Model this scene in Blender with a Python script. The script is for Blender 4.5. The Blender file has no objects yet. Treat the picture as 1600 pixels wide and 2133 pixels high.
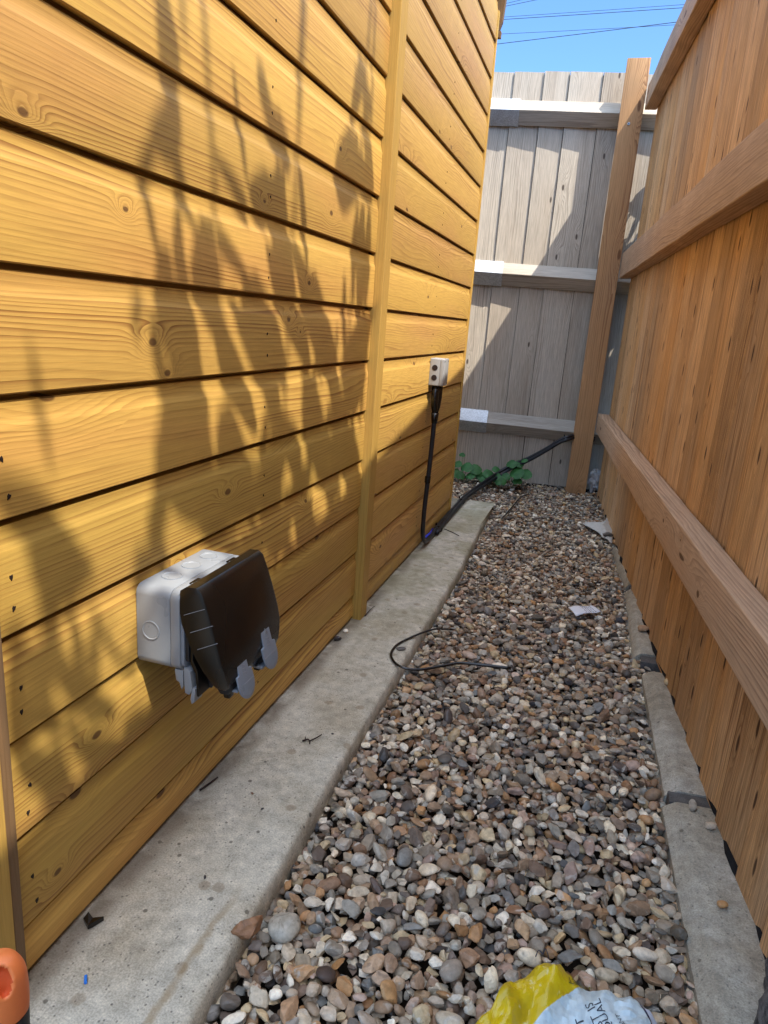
import bpy, bmesh, math, random
import numpy as np
from mathutils import Matrix, Vector, noise as mnoise
random.seed(7); rng=np.random.default_rng(11)
S=bpy.context.scene; COL=S.collection
# ------------------------------------------------------------- camera
cd=bpy.data.cameras.new('camera'); cam=bpy.data.objects.new('camera',cd); COL.objects.link(cam)
cd.sensor_fit='HORIZONTAL'; cd.sensor_width=36; cd.lens=36*1455/1600
cd.clip_start=.02; cd.clip_end=2000
RX=(.952,.298,.071); UP=(-.144,.232,.962); BK=(.270,-.926,.264)
def basis(V1,V3,f,c):
    y=Vector((V1[0]-c[0],V1[1]-c[1],f)).normalized(); d=Vector((V3[0]-c[0],V3[1]-c[1],f)).normalized()
    u=-d; u=(u-y*u.dot(y)).normalized(); x=y.cross(u)
    return x,y,u
_x,_y,_u=basis((1268,702),(412,6350),1455.,(800,1066.5))
M=Matrix(((_x[0],-_x[1],-_x[2],.523),(_y[0],-_y[1],-_y[2],0),(_u[0],-_u[1],-_u[2],.745),(0,0,0,1)))
cam.matrix_world=M; S.camera=cam
S.render.resolution_x=768; S.render.resolution_y=1024
# ------------------------------------------------------------- light
SUN=Vector((1.,-.60,1.88)).normalized()
el=math.asin(SUN.z); az=math.atan2(SUN.x,SUN.y)
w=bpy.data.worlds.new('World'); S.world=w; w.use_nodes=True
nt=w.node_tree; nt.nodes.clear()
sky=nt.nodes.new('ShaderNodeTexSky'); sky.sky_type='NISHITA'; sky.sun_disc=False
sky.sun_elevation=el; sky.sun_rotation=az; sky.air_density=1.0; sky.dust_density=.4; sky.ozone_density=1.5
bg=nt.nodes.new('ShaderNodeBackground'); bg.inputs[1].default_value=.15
out=nt.nodes.new('ShaderNodeOutputWorld'); 
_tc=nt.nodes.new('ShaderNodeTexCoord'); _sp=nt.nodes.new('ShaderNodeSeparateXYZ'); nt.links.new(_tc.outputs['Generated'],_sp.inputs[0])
_rp=nt.nodes.new('ShaderNodeValToRGB'); nt.links.new(_sp.outputs[2],_rp.inputs[0])   # sky dimmed low down; added warm brightening overhead, out of view, lifts the shade
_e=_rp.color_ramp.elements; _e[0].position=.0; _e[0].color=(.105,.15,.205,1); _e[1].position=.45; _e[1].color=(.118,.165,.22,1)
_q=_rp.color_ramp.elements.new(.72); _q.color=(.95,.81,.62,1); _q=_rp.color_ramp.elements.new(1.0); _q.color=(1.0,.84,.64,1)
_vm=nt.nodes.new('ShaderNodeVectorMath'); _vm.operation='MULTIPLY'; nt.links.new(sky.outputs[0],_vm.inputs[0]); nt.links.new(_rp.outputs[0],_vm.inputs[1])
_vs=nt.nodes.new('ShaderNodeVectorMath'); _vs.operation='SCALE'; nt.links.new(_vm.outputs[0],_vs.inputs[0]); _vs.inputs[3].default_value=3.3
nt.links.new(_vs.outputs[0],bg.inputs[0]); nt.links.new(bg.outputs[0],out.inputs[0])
sl=bpy.data.lights.new('sun','SUN'); sl.energy=2.35; sl.angle=math.radians(.5); sl.color=(1,.94,.84)
so=bpy.data.objects.new('sun',sl); COL.objects.link(so); so.rotation_euler=SUN.to_track_quat('Z','Y').to_euler(); so.location=(2,-2,6)
S.view_settings.view_transform='Standard'; S.view_settings.look='None'; S.view_settings.exposure=1.63; S.view_settings.gamma=1
S.render.engine='CYCLES'
# ------------------------------------------------------------- tagging
def tag(o,label=None,cat=None,group=None,kind=None):
    if label: o['label']=label
    if cat: o['category']=cat
    if group: o['group']=group
    if kind: o['kind']=kind
    return o
def thing(name,label,cat,loc=(0,0,0),rz=0,group=None):
    o=bpy.data.objects.new(name,None); COL.objects.link(o); o.location=loc; o.rotation_euler=(0,0,rz); o.empty_display_size=.05
    return tag(o,label,cat,group)
# ------------------------------------------------------------- node helpers
class NT:
    def __init__(s,name):
        s.m=bpy.data.materials.new(name); s.m.use_nodes=True; s.t=s.m.node_tree; s.t.nodes.clear()
        s.o=s.t.nodes.new('ShaderNodeOutputMaterial'); s.b=s.t.nodes.new('ShaderNodeBsdfPrincipled'); s.t.links.new(s.b.outputs[0],s.o.inputs[0])
    def n(s,t,**k):
        x=s.t.nodes.new(t)
        for a,b in k.items(): setattr(x,a,b)
        return x
    def set(s,i,v):
        if v is None: return
        if isinstance(v,bpy.types.NodeSocket): s.t.links.new(v,i)
        elif isinstance(v,(tuple,list)) and len(v)==3 and i.type=='RGBA': i.default_value=(*v,1)
        else: i.default_value=v
    def math(s,op,a,b=None,c=None,clamp=False):
        x=s.n('ShaderNodeMath',operation=op,use_clamp=clamp); s.set(x.inputs[0],a); s.set(x.inputs[1],b); s.set(x.inputs[2],c); return x.outputs[0]
    def mul(s,a,b): return s.math('MULTIPLY',a,b)
    def add(s,a,b): return s.math('ADD',a,b)
    def vec(s,x,y,z):
        c=s.n('ShaderNodeCombineXYZ'); s.set(c.inputs[0],x); s.set(c.inputs[1],y); s.set(c.inputs[2],z); return c.outputs[0]
    def noise(s,v,scale=1,detail=2,rough=.5,dist=0):
        x=s.n('ShaderNodeTexNoise'); s.set(x.inputs['Vector'],v); x.inputs['Scale'].default_value=scale; x.inputs['Detail'].default_value=detail
        x.inputs['Roughness'].default_value=rough; x.inputs['Distortion'].default_value=dist; return x.outputs[0]
    def vor(s,v,scale=1,dim='2D'):
        x=s.n('ShaderNodeTexVoronoi',voronoi_dimensions=dim); s.set(x.inputs['Vector'],v); x.inputs['Scale'].default_value=scale; return x.outputs['Distance'],x.outputs['Color']
    def mix(s,f,a,b,mode='MIX'):
        x=s.n('ShaderNodeMix',data_type='RGBA',blend_type=mode); x.clamp_factor=True
        s.set(x.inputs[0],f); s.set(x.inputs[6],a); s.set(x.inputs[7],b); return x.outputs[2]
    def rng(s,v,a,b,c=0,d=1,smooth=True):
        x=s.n('ShaderNodeMapRange'); x.interpolation_type='SMOOTHSTEP' if smooth else 'LINEAR'
        s.set(x.inputs[0],v); x.inputs[1].default_value=a; x.inputs[2].default_value=b; x.inputs[3].default_value=c; x.inputs[4].default_value=d; return x.outputs[0]
    def obj(s):
        c=s.n('ShaderNodeTexCoord'); return c.outputs['Object']
    def sep(s,v):
        c=s.n('ShaderNodeSeparateXYZ'); s.set(c.inputs[0],v); return c.outputs
    def attr(s,nm,o='Fac'):
        a=s.n('ShaderNodeAttribute',attribute_name=nm); return a.outputs[o]
    def ramp(s,f,pts):
        r=s.n('ShaderNodeValToRGB'); s.set(r.inputs[0],f); e=r.color_ramp.elements
        while len(e)<len(pts): e.new(.5)
        for k,(p,c) in zip(e,pts): k.position=p; k.color=(*c,1) if len(c)==3 else c
        return r.outputs[0]
    def bump(s,h,st=.3,dist=.002):
        b=s.n('ShaderNodeBump'); b.inputs['Strength'].default_value=st; b.inputs['Distance'].default_value=dist; s.set(b.inputs['Height'],h); s.t.links.new(b.outputs[0],s.b.inputs['Normal'])
    def fin(s,col,rough=.6,spec=.5,metal=0):
        s.set(s.b.inputs['Base Color'],col); s.set(s.b.inputs['Roughness'],rough); s.b.inputs['Specular IOR Level'].default_value=spec; s.b.inputs['Metallic'].default_value=metal
        return s.m
def wood(name,early,late,alt,L='Y',A='Z',ring=70,warp=14,wa=6,wl=.9,strength=.75,vk=None,knots=(),rough=.62,bst=.35,fib=.18,tint=.35,spec=.3,knotcol=(.10,.045,.015),streak=0,streakcol=(.1,.04,.01),extra=None,bvar=.13):
    t=NT(name); P=dict(zip('XYZ',t.sep(t.obj()))); a=P[A]; l=P[L]; d=P[[c for c in 'XYZ' if c not in (A,L)][0]]
    bid=t.attr('bid')
    b1=t.mul(bid,17.3); b2=t.mul(bid,7.7)
    v1=t.vec(t.add(t.mul(a,wa),b1),t.add(t.mul(l,wl),b2),t.mul(d,wa))
    N1=t.noise(v1,1,2.5,.45)
    v2=t.vec(t.add(t.mul(a,30),b1),t.add(t.mul(l,3.5),b2),t.mul(d,30))
    N2=t.noise(v2,1,2,.5)
    F=t.add(t.add(t.mul(a,ring),t.mul(d,ring*.7)),t.add(t.mul(N1,warp),t.mul(N2,1.1)))
    core=None
    if vk:
        ka,kl,thr,sig,amp,rc=vk
        w_=t.mul(t.noise(t.vec(t.mul(a,20),t.mul(l,8),b1),1,1),.12)
        D,C=t.vor(t.vec(t.add(t.add(t.mul(a,ka),b1),w_),t.add(t.mul(l,kl),b2),0),1)
        pres=t.math('GREATER_THAN',t.sep(C)[0],thr)
        q=t.math('EXPONENT',t.mul(t.math('POWER',t.math('DIVIDE',D,sig),2),-1))
        F=t.add(F,t.mul(t.mul(q,pres),amp))
        core=t.mul(t.rng(D,rc,rc*.55),pres)
    for (kl_,ka_,r) in knots:
        dl=t.mul(t.math('SUBTRACT',l,kl_),.62); da=t.math('SUBTRACT',a,ka_)
        d2=t.mul(t.add(t.mul(dl,dl),t.mul(da,da)),t.rng(N2,.25,.75,.45,1.8))
        q=t.math('EXPONENT',t.mul(d2,-1/(2.6*r)**2)); F=t.add(F,t.mul(q,5.5))
        c=t.rng(d2,(r*1.0)**2,(r*.55)**2); core=c if core is None else t.math('MAXIMUM',core,c)
    N3=t.noise(t.vec(t.add(t.mul(a,70),b2),t.add(t.mul(l,2.2),b1),t.mul(d,40)),1,2,.5); F=t.add(F,t.mul(N3,1.3))
    fr=t.math('FRACT',F)
    band=t.ramp(fr,[(0,(0,0,0)),(.35,(.12,)*3),(.8,(.85,)*3),(.93,(1,1,1)),(1,(0,0,0))])
    amp=t.noise(t.vec(t.add(t.mul(a,10),b2),t.add(t.mul(l,1.3),b1),0),1,1)
    band=t.mul(band,t.rng(amp,.32,.66,.25,1.15)); lf=t.noise(t.vec(t.mul(t.math('FLOOR',F),3.7),b1,t.mul(l,.6)),1,1); band=t.mul(band,t.rng(lf,.3,.65,.35,1.2))
    fibre=t.noise(t.vec(t.mul(a,420),t.mul(l,14),t.mul(d,420)),1,3,.6)
    wn=t.n('ShaderNodeTexWhiteNoise',noise_dimensions='1D'); t.set(wn.inputs['W'],t.mul(bid,91.7))
    blot=t.noise(t.vec(t.add(t.mul(a,8),b1),t.add(t.mul(l,1.5),b2),t.mul(d,8)),1,2)
    base=t.mix(t.add(t.mul(t.sep(wn.outputs['Color'])[0],tint),t.rng(blot,.45,.75,0,.5)),early,alt)
    col=t.mix(t.mul(band,strength),base,late)
    if streak:
        sn=t.noise(t.vec(t.add(t.mul(a,55),b1),t.add(t.mul(l,1.6),b2),t.mul(d,40)),1,4,.65)
        col=t.mix(t.rng(sn,.52,.72,0,streak),col,streakcol)
        sn3=t.noise(t.vec(t.add(t.mul(a,190),b1),t.add(t.mul(l,7),b2),t.mul(d,90)),1,4,.7)
        col=t.mix(t.rng(sn3,.62,.74,0,min(1,streak*1.2)),col,streakcol)
    v=t.rng(fibre,.25,.75,1+fib,1-fib,False)
    col=t.mix(1,col,t.vec(v,v,v),'MULTIPLY')
    v=t.rng(t.sep(wn.outputs['Color'])[1],0,1,1-bvar,1+bvar*.8,False); col=t.mix(1,col,t.vec(v,v,v),'MULTIPLY')
    if core is not None: col=t.mix(t.mul(core,.9),col,knotcol)
    if extra: col=extra(t,col,a,l,d)
    h=t.add(t.mul(band,-.5),t.mul(fibre,.8)); t.bump(h,bst,.0012)
    return t.fin(col,t.rng(fibre,.2,.8,rough-.08,rough+.1,False),spec)
def plain(name,col,rough=.5,spec=.5,metal=0,var=.12,sc=60,bst=.05,coat=0):
    t=NT(name); n=t.noise(t.obj(),sc,4,.6); n2=t.noise(t.obj(),sc*.12,2)
    v=t.rng(t.add(t.mul(n,.5),t.mul(n2,.5)),.3,.7,1-var,1+var,False)
    c=t.mix(1,col,t.vec(v,v,v),'MULTIPLY'); t.bump(n,bst,.001)
    if coat: t.b.inputs['Coat Weight'].default_value=coat
    return t.fin(c,t.rng(n2,.3,.7,max(0,rough-.06),rough+.08,False),spec,metal)
# ------------------------------------------------------------- mesh helpers
class MB:
    def __init__(s): s.v=[];s.f=[];s.b=[];s.m=[]
    def quad(s,*p,bid=0,m=0):
        k=len(s.v); s.v+=[tuple(q) for q in p]; s.b+=[bid]*len(p); s.f.append(tuple(range(k,k+len(p)))); s.m.append(m)
    def box(s,x0,x1,y0,y1,z0,z1,bid=0,m=0,seg=1,ax=1,jit=0):
        # box with segments along axis ax, optional jitter of edges
        lo=[x0,y0,z0];hi=[x1,y1,z1];o=[i for i in range(3) if i!=ax]; base=len(s.v)
        for i in range(seg+1):
            t=lo[ax]+(hi[ax]-lo[ax])*i/seg
            for (a,b) in ((0,0),(1,0),(1,1),(0,1)):
                p=[0,0,0];p[ax]=t;p[o[0]]=(lo,hi)[a][o[0]];p[o[1]]=(lo,hi)[b][o[1]]
                if jit:
                    q=mnoise.noise_vector(Vector((t*4+bid*3,a*2.3+bid*5,b*3.1+7)))
                    p[o[0]]+=q[0]*jit;p[o[1]]+=q[1]*jit
                s.v.append(tuple(p)); s.b.append(bid)
        fl = (ax==1)
        for i in range(seg):
            for j in range(4):
                a=base+i*4+j;b=base+i*4+(j+1)%4; q=(a,b,b+4,a+4)
                s.f.append(q if fl else q[::-1]); s.m.append(m)
        q=(base,base+1,base+2,base+3); s.f.append(q[::-1] if fl else q); s.m.append(m)
        e=base+seg*4; q=(e,e+1,e+2,e+3); s.f.append(q if fl else q[::-1]); s.m.append(m)
    def loft(s,rings,bid=0,m=0,caps=True,close=True):
        base=len(s.v);n=len(rings[0])
        for r in rings:
            s.v+=[tuple(p) for p in r]; s.b+=[bid]*n
        for i in range(len(rings)-1):
            for j in range(n if close else n-1):
                a=base+i*n+j;b=base+i*n+(j+1)%n; s.f.append((a,b,b+n,a+n)); s.m.append(m)
        if caps:
            s.f.append(tuple(range(base+n-1,base-1,-1))); s.m.append(m)
            e=base+(len(rings)-1)*n; s.f.append(tuple(range(e,e+n))); s.m.append(m)
    def tube(s,pts,r,n=10,bid=0,m=0,flat=1.0):
        pts=[Vector(p) for p in pts]; rr=r if isinstance(r,(list,tuple)) else [r]*len(pts)
        rings=[];up=Vector((0,0,1))
        for i,p in enumerate(pts):
            d=(pts[min(i+1,len(pts)-1)]-pts[max(i-1,0)]).normalized()
            if i==0:
                up=Vector((0,0,1)) if abs(d.z)<.9 else Vector((1,0,0))
            sd=d.cross(up).normalized(); up=sd.cross(d).normalized()
            rings.append([p+sd*(rr[i]*math.cos(2*math.pi*k/n))+up*(rr[i]*flat*math.sin(2*math.pi*k/n)) for k in range(n)])
        s.loft(rings,bid,m)
    def build(s,name,mat,parent=None,world=True,smooth=False,bevel=0,bseg=2,fix=True,solid=0,autos=None):
        me=bpy.data.meshes.new(name); vs=s.v
        if parent is not None and world:
            Mi=(Matrix.Translation(parent.location)@Matrix.Rotation(parent.rotation_euler.z,4,'Z')).inverted()
            vs=[tuple(Mi@Vector(p)) for p in vs]
        me.from_pydata(vs,[],s.f)
        if not isinstance(mat,(list,tuple)): mat=[mat]
        for q in mat: me.materials.append(q)
        at=me.attributes.new('bid','FLOAT','POINT'); at.data.foreach_set('value',np.array(s.b,dtype=np.float32))
        me.polygons.foreach_set('material_index',np.array(s.m,dtype=np.int32))
        if bevel or fix:
            bm=bmesh.new(); bm.from_mesh(me)
            if fix: bmesh.ops.recalc_face_normals(bm,faces=bm.faces)
            if bevel:
                ed=[e for e in bm.edges if len(e.link_faces)==2 and e.calc_face_angle(0)>math.radians(30)]
                bmesh.ops.bevel(bm,geom=ed,offset=bevel,segments=bseg,affect='EDGES',profile=.6,clamp_overlap=True)
            bm.to_mesh(me); bm.free()
        if smooth or autos:
            me.polygons.foreach_set('use_smooth',[True]*len(me.polygons))
            if autos: me.set_sharp_from_angle(angle=math.radians(autos))
        o=bpy.data.objects.new(name,me); COL.objects.link(o)
        if parent is not None: o.parent=parent
        if solid:
            q=o.modifiers.new('thick','SOLIDIFY'); q.thickness=solid; q.offset=0
        return o
def dup(o,parent,loc,name=None):
    c=o.copy(); COL.objects.link(c); c.parent=parent; c.location=loc; return c
def catmull(p,n=6):
    p=[Vector(q) for q in p]; p=[p[0]*2-p[1]]+p+[p[-1]*2-p[-2]]; o=[]
    for i in range(1,len(p)-2):
        for k in range(n):
            t=k/n; a,b,c,d=p[i-1:i+3]
            o.append(.5*((2*b)+(-a+c)*t+(2*a-5*b+4*c-d)*t*t+(-a+3*b-3*c+d)*t**3))
    o.append(p[-2]); return o
# ------------------------------------------------------------- materials
SH0=.49
KN=[(.62,1.08,.006),(1.03,.905,.004),(.70,.842,.0045),(.745,.70,.007),(.775,.662,.0055),(1.21,.80,.006),(1.30,.93,.006),(1.13,.735,.006),(1.18,.715,.003),
    (.93,.475,.006),(.80,.395,.004),(1.33,1.045,.005),(.62,.235,.006),(.585,.175,.008),(.545,.098,.006),(1.24,.39,.005),(.56,.90,.005)]
KN=[(a-SH0,b,c) for a,b,c in KN]
M_clad=wood('shed_cladding_wood',(.50,.315,.070),(.24,.108,.026),(.50,.25,.075),ring=150,warp=17,wa=6,wl=.7,strength=.78,bvar=.2,vk=(6.,2.2,.80,.20,5,.030),knots=KN,fib=.13,bst=.25,rough=.55)
M_clad2=wood('shed_cladding_wood_far',(.50,.31,.070),(.25,.12,.030),(.47,.25,.085),ring=130,warp=17,wa=7,wl=1.1,strength=.65,bvar=.2,vk=(6.,2.8,.5,.22,6,.035),fib=.13,bst=.25,rough=.55)
M_trim=wood('shed_trim_wood',(.50,.31,.068),(.28,.14,.032),(.46,.27,.065),L='Z',A='Y',ring=160,warp=5,wa=9,wl=.5,strength=.5,vk=(6,2.2,.6,.15,4,.03),fib=.14)
M_trimd=wood('shed_corner_wood',(.20,.115,.05),(.10,.055,.025),(.16,.10,.06),L='Z',A='Y',ring=150,warp=5,wa=9,wl=.5,strength=.5,fib=.14)
M_board=wood('fence_board_wood',(.60,.33,.125),(.23,.095,.030),(.58,.38,.21),L='Z',A='Y',ring=130,warp=9,wa=8,wl=.6,strength=.42,vk=(17.,4.2,.52,.18,3,.085),rough=.8,bst=1.0,fib=.42,tint=.8,streak=.8,bvar=.32,streakcol=(.14,.052,.014),knotcol=(.045,.016,.006))
M_rail=wood('fence_rail_wood',(.50,.335,.21),(.20,.11,.062),(.46,.285,.17),L='Y',A='Z',ring=150,warp=12,wa=7,wl=.8,strength=.6,vk=(7,1.6,.55,.2,6,.05),knots=[(-1.86,.375,.006),(-2.25,.345,.008),(-2.05,.385,.004)],rough=.7,bst=.5,fib=.18)
M_post=wood('fence_post_wood',(.56,.315,.14),(.22,.095,.04),(.50,.29,.15),L='Z',A='X',ring=110,warp=10,wa=9,wl=.6,strength=.7,vk=(8,2.4,.5,.24,6,.07),rough=.65,bst=.35,fib=.15,knotcol=(.16,.07,.03))
M_grey=wood('weathered_board_wood',(.58,.52,.43),(.24,.195,.15),(.48,.40,.31),L='Z',A='X',ring=120,warp=13,wa=8,wl=.8,strength=.55,vk=(8,2.7,.55,.16,4,.045),rough=.8,bst=.6,fib=.25,tint=.7,knotcol=(.07,.05,.04),streak=.2,streakcol=(.16,.13,.11))
M_arris=wood('weathered_rail_wood',(.52,.47,.40),(.19,.15,.115),(.40,.34,.26),L='X',A='Z',ring=160,warp=12,wa=9,wl=.8,strength=.6,vk=(7,1.6,.5,.2,5,.05),rough=.8,bst=.6,fib=.22)
def galv():
    t=NT('galvanised_steel'); d,c=t.vor(t.obj(),260,'3D'); n=t.noise(t.obj(),40,3)
    v=t.rng(t.add(t.mul(t.sep(c)[0],.5),t.mul(n,.5)),.2,.8,.42,.66,False)
    t.bump(n,.1,.0005); return t.fin(t.mix(1,(.95,1.0,1.05),t.vec(v,v,v),'MULTIPLY'),t.rng(n,.3,.7,.38,.55,False),.5,.45)
M_galv=galv()
M_dark=plain('dark_underside',(.02,.014,.01),.9,.2)
M_nail=plain('nail_hole',(.018,.010,.008),.7,.3)
M_chip=plain('splinter_wood',(.6,.42,.22),.8,.2)
M_gplast=plain('grey_plastic',(.25,.265,.28),.32,.5,var=.03,sc=300,bst=.02)
M_gtab=plain('blue_grey_plastic',(.21,.235,.27),.4,.5,var=.04,sc=300,bst=.02)
M_black=plain('black_plastic',(.0065,.0055,.005),.25,.5,var=.02,sc=30,bst=0)
M_blackm=plain('matt_black_plastic',(.014,.014,.016),.5,.45,var=.1,sc=200,bst=.05)
M_cable=plain('black_cable_sheath',(.010,.010,.013),.42,.5,var=.2,sc=120,bst=.05)
M_smoke=plain('smoky_inner_plastic',(.05,.055,.07),.35,.5)
M_box2=plain('pale_grey_plastic',(.33,.33,.325),.45,.45,var=.04,sc=200,bst=.03)
M_soil=plain('dark_soil',(.035,.026,.019),.95,.1,var=.5,sc=90,bst=.8)
M_tar=plain('black_membrane',(.012,.012,.013),.85,.2,var=.4,sc=150,bst=.5)
M_paper=plain('white_paper',(.78,.78,.80),.7,.3,var=.03)
M_ink=plain('grey_ink',(.12,.12,.16),.7,.2)
M_orange=plain('orange_rubber',(.85,.22,.06),.5,.4,var=.04,sc=200,bst=.05)
M_blue=plain('blue_plastic',(.03,.22,.75),.4,.5)
M_bark=plain('twig_bark',(.045,.03,.025),.9,.2,var=.4,sc=300,bst=.5)
M_wire=plain('overhead_wire',(.03,.035,.05),.6,.3)
M_steel=plain('zinc_screw',(.5,.5,.48),.35,.5,metal=.9)
def concrete(name,base=(.57,.52,.41),slab=True,pit=1):
    t=NT(name); o=t.obj(); X,Y,Z=t.sep(o)
    n1=t.noise(o,5,4,.6); n2=t.noise(o,45,5,.65); n3=t.noise(o,420,3,.6); n4=t.noise(o,14,3,.55,.5)
    col=t.mix(t.rng(n1,.38,.65),base,tuple(c*k for c,k in zip(base,(.80,.76,.70))))
    col=t.mix(t.rng(n4,.52,.72,0,.45),col,tuple(c*k for c,k in zip(base,(1.25,1.27,1.32))))
    v=t.rng(n2,.25,.75,.66,1.3,False); col=t.mix(1,col,t.vec(v,v,v),'MULTIPLY')
    v=t.rng(n3,.25,.75,.66,1.32,False); col=t.mix(1,col,t.vec(v,v,v),'MULTIPLY')
    d,c=t.vor(o,230,'3D'); pr=t.math('GREATER_THAN',t.sep(c)[0],.90)
    p=t.mul(t.rng(d,.42,.2),pr); col=t.mix(t.mul(p,.55*pit),col,(.075,.068,.06))
    d2,c2=t.vor(o,75,'3D'); p2=t.mul(t.rng(t.add(d2,t.mul(n2,.25)),.42,.32),t.math('GREATER_THAN',t.sep(c2)[0],.955)); col=t.mix(t.mul(p2,.7*pit),col,(.07,.055,.04))
    if slab:
        # rusty flecks and an ochre dirt line along the lip
        d3,c3=t.vor(t.vec(X,Y,0),16,'2D'); p3=t.mul(t.rng(t.add(d3,t.mul(n2,.15)),.235,.17),t.math('GREATER_THAN',t.sep(c3)[1],.80)); col=t.mix(t.mul(p3,.4),col,(.20,.125,.055))
        w_=t.add(X,t.mul(t.math('SUBTRACT',n4,.5),.022)); lx=t.math('ABSOLUTE',t.math('SUBTRACT',w_,.158))
        msk=t.mul(t.rng(lx,.0085,.001),t.rng(Y,.72,.62)); msk=t.mul(msk,t.rng(n2,.3,.6,.35,1)); col=t.mix(t.mul(msk,.62),col,(.26,.165,.06))
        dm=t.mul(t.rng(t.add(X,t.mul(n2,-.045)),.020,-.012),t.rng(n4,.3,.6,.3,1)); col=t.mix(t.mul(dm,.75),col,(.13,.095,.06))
        far=t.rng(Y,1.3,2.0); g=t.mul(far,t.rng(n1,.4,.6)); col=t.mix(t.mul(g,.4),col,(.25,.25,.14))
    h=t.add(t.mul(n2,.8),t.add(t.mul(n3,.5),t.mul(p,-.8))); t.bump(h,.55,.0016)
    return t.fin(col,.88,.25)
M_conc=concrete('cast_concrete')
M_edge=concrete('edging_concrete',(.42,.385,.31),False,.8)
M_mort=concrete('dark_mortar',(.12,.115,.11),False,.5)
def stone_mat():
    t=NT('pebble'); o=t.obj(); c=t.attr('col','Color'); r=t.attr('bid')
    n=t.noise(o,110,5,.65); n2=t.noise(o,45,3,.6,.8)
    k=t.mul(t.rng(n2,.55,.66),t.math('GREATER_THAN',r,.55)); c2=t.mix(t.mul(k,.65),c,(.62,.57,.48))
    k=t.mul(t.rng(n2,.42,.34),t.math('LESS_THAN',r,.45)); c2=t.mix(t.mul(k,.5),c2,(.10,.065,.04))
    v=t.rng(n,.28,.72,.66,1.3,False); c2=t.mix(1,c2,t.vec(v,v,v),'MULTIPLY')
    t.bump(n,.35,.0015); return t.fin(c2,t.rng(r,0,1,.42,.75,False),.45)
M_peb=stone_mat()
def leafmat(nm,a,b,trans=.3):
    t=NT(nm); n=t.noise(t.obj(),60,3); t.b.inputs['Subsurface Weight'].default_value=0
    m=t.fin(t.mix(t.rng(n,.3,.7),a,b),.5,.4)
    tr=t.n('ShaderNodeBsdfTranslucent'); tr.inputs[0].default_value=(*b,1); mx=t.n('ShaderNodeMixShader'); mx.inputs[0].default_value=trans
    t.t.links.new(t.b.outputs[0],mx.inputs[1]); t.t.links.new(tr.outputs[0],mx.inputs[2]); t.t.links.new(mx.outputs[0],t.o.inputs[0]); return m
M_weed=leafmat('weed_leaf',(.035,.13,.035),(.06,.21,.05))
M_leaf=leafmat('shrub_leaf',(.05,.09,.02),(.07,.12,.03),.08)

# ============================================================= SETTING
g=MB(); 
R_=150
xs=[-R_,-20,-3,-1,0,1,3,20,R_]
for i in range(len(xs)-1):
    for j in range(len(xs)-1):
        g.quad((xs[i],xs[j],-.075),(xs[i+1],xs[j],-.075),(xs[i+1],xs[j+1],-.075),(xs[i],xs[j+1],-.075))
tag(g.build('ground',M_soil),kind='structure')
# concrete path / slab
def nz(x,y,z=0,s=1): return mnoise.noise(Vector((x*s,y*s,z)))
def slab():
    m=MB(); ys=np.arange(-1.2,3.03,.02)
    def ex(y): return float(np.interp(y,[-1.2,.5,1.,2.1,3.03],[.235,.199,.184,.178,.138]))
    rings=[]
    for y in ys:
        e=ex(y)+.003*nz(0,y,3,6)+.0022*nz(0,y,5,40)+.0015*nz(0,y,9,120)
        c=.0045+.003*abs(nz(1,y,2,25))
        zz=lambda x:.0012*nz(x,y,1,7)
        prof=[(-2.2,-.075),(-2.2,0)]+[(x,zz(x)) for x in (-.6,-.1,-.02,.03,.08,.12,.15)]+[(e-c*2.2,zz(.17)-.0004),(e-c*.8,-c*.45),(e,-c*1.5),(e+.002,-.03),(e-.001,-.075)]
        yy=y+(0 if y<ys[-1]-.001 else 0)
        rings.append([(p[0],yy+ (.03*(p[0]-.1) if y>2.98 else 0),p[1]) for p in prof])
    m.loft(rings)
    return m.build('path',M_conc,autos=50)
tag(slab(),kind='structure')

# ============================================================= SHED
shed=thing('wooden_shed','yellow tanalised pine shed with horizontal shiplap boards along the left','shed',(0,SH0,0))
PIT=.1175; Z0=.066
def clad(y0,y1,k0,k1,seed,zoff=0,xoff=0):
    m=MB(); rr=random.Random(seed); D=.0048
    for k in range(k0,k1):
        b=Z0+PIT*k+zoff+rr.uniform(-.0006,.0006); p=PIT; bid=rr.uniform(0,30)
        prof=[(-.020,b)]
        if k==k0 and k0==-1: prof=[(-.020,.007)]; zb=.007
        else: zb=b
        prof+=[(-.0012,zb),(0,zb+.0014),(0,b+p-.0315),(-.0005,b+p-.030)]
        for i in range(1,7):
            th=i/6*math.pi/2; prof.append((-D*math.sin(th),b+p-.030+.0215*((th/(math.pi/2))*.5+.5*(1-math.cos(th)))))
        prof+=[(-D,b+p-.0062),(-.0180,b+p-.0058),(-.0184,b+p+.006),(-.020,b+p+.006)]
        if k!=k0: prof[0]=(-.0085,zb); prof.insert(0,(-.0085,zb+.012)); prof.insert(0,(-.020,zb+.012))
        n=14; rings=[]
        for i in range(n+1):
            y=y0+(y1-y0)*i/n
            wv=.0006*nz(y*2,k*3.1,seed); rings.append([(x+xoff+wv,y,z+.0006*nz(y*1.5,k*1.7,seed+4)) for x,z in prof])
        m.loft(rings,bid)
    return m
clad(.4822,1.5775,-1,16,3).build('cladding_panel',M_clad,shed,fix=True,autos=25)
clad(1.6275,2.742,-1,16,9).build('cladding_panel',M_clad2,shed,fix=True,autos=25)
m=MB(); m.box(-.012,.021,1.5785,1.6265,-.002,1.96,bid=3,ax=2,seg=12,jit=.0008); m.build('cover_batten',M_trim,shed,bevel=.002)
m=MB(); m.box(-.02,.0125,.405,.4680,-.001,1.96,bid=8,ax=2,seg=12,jit=.0008); m.build('corner_trim',M_trim,shed,bevel=.002)
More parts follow.
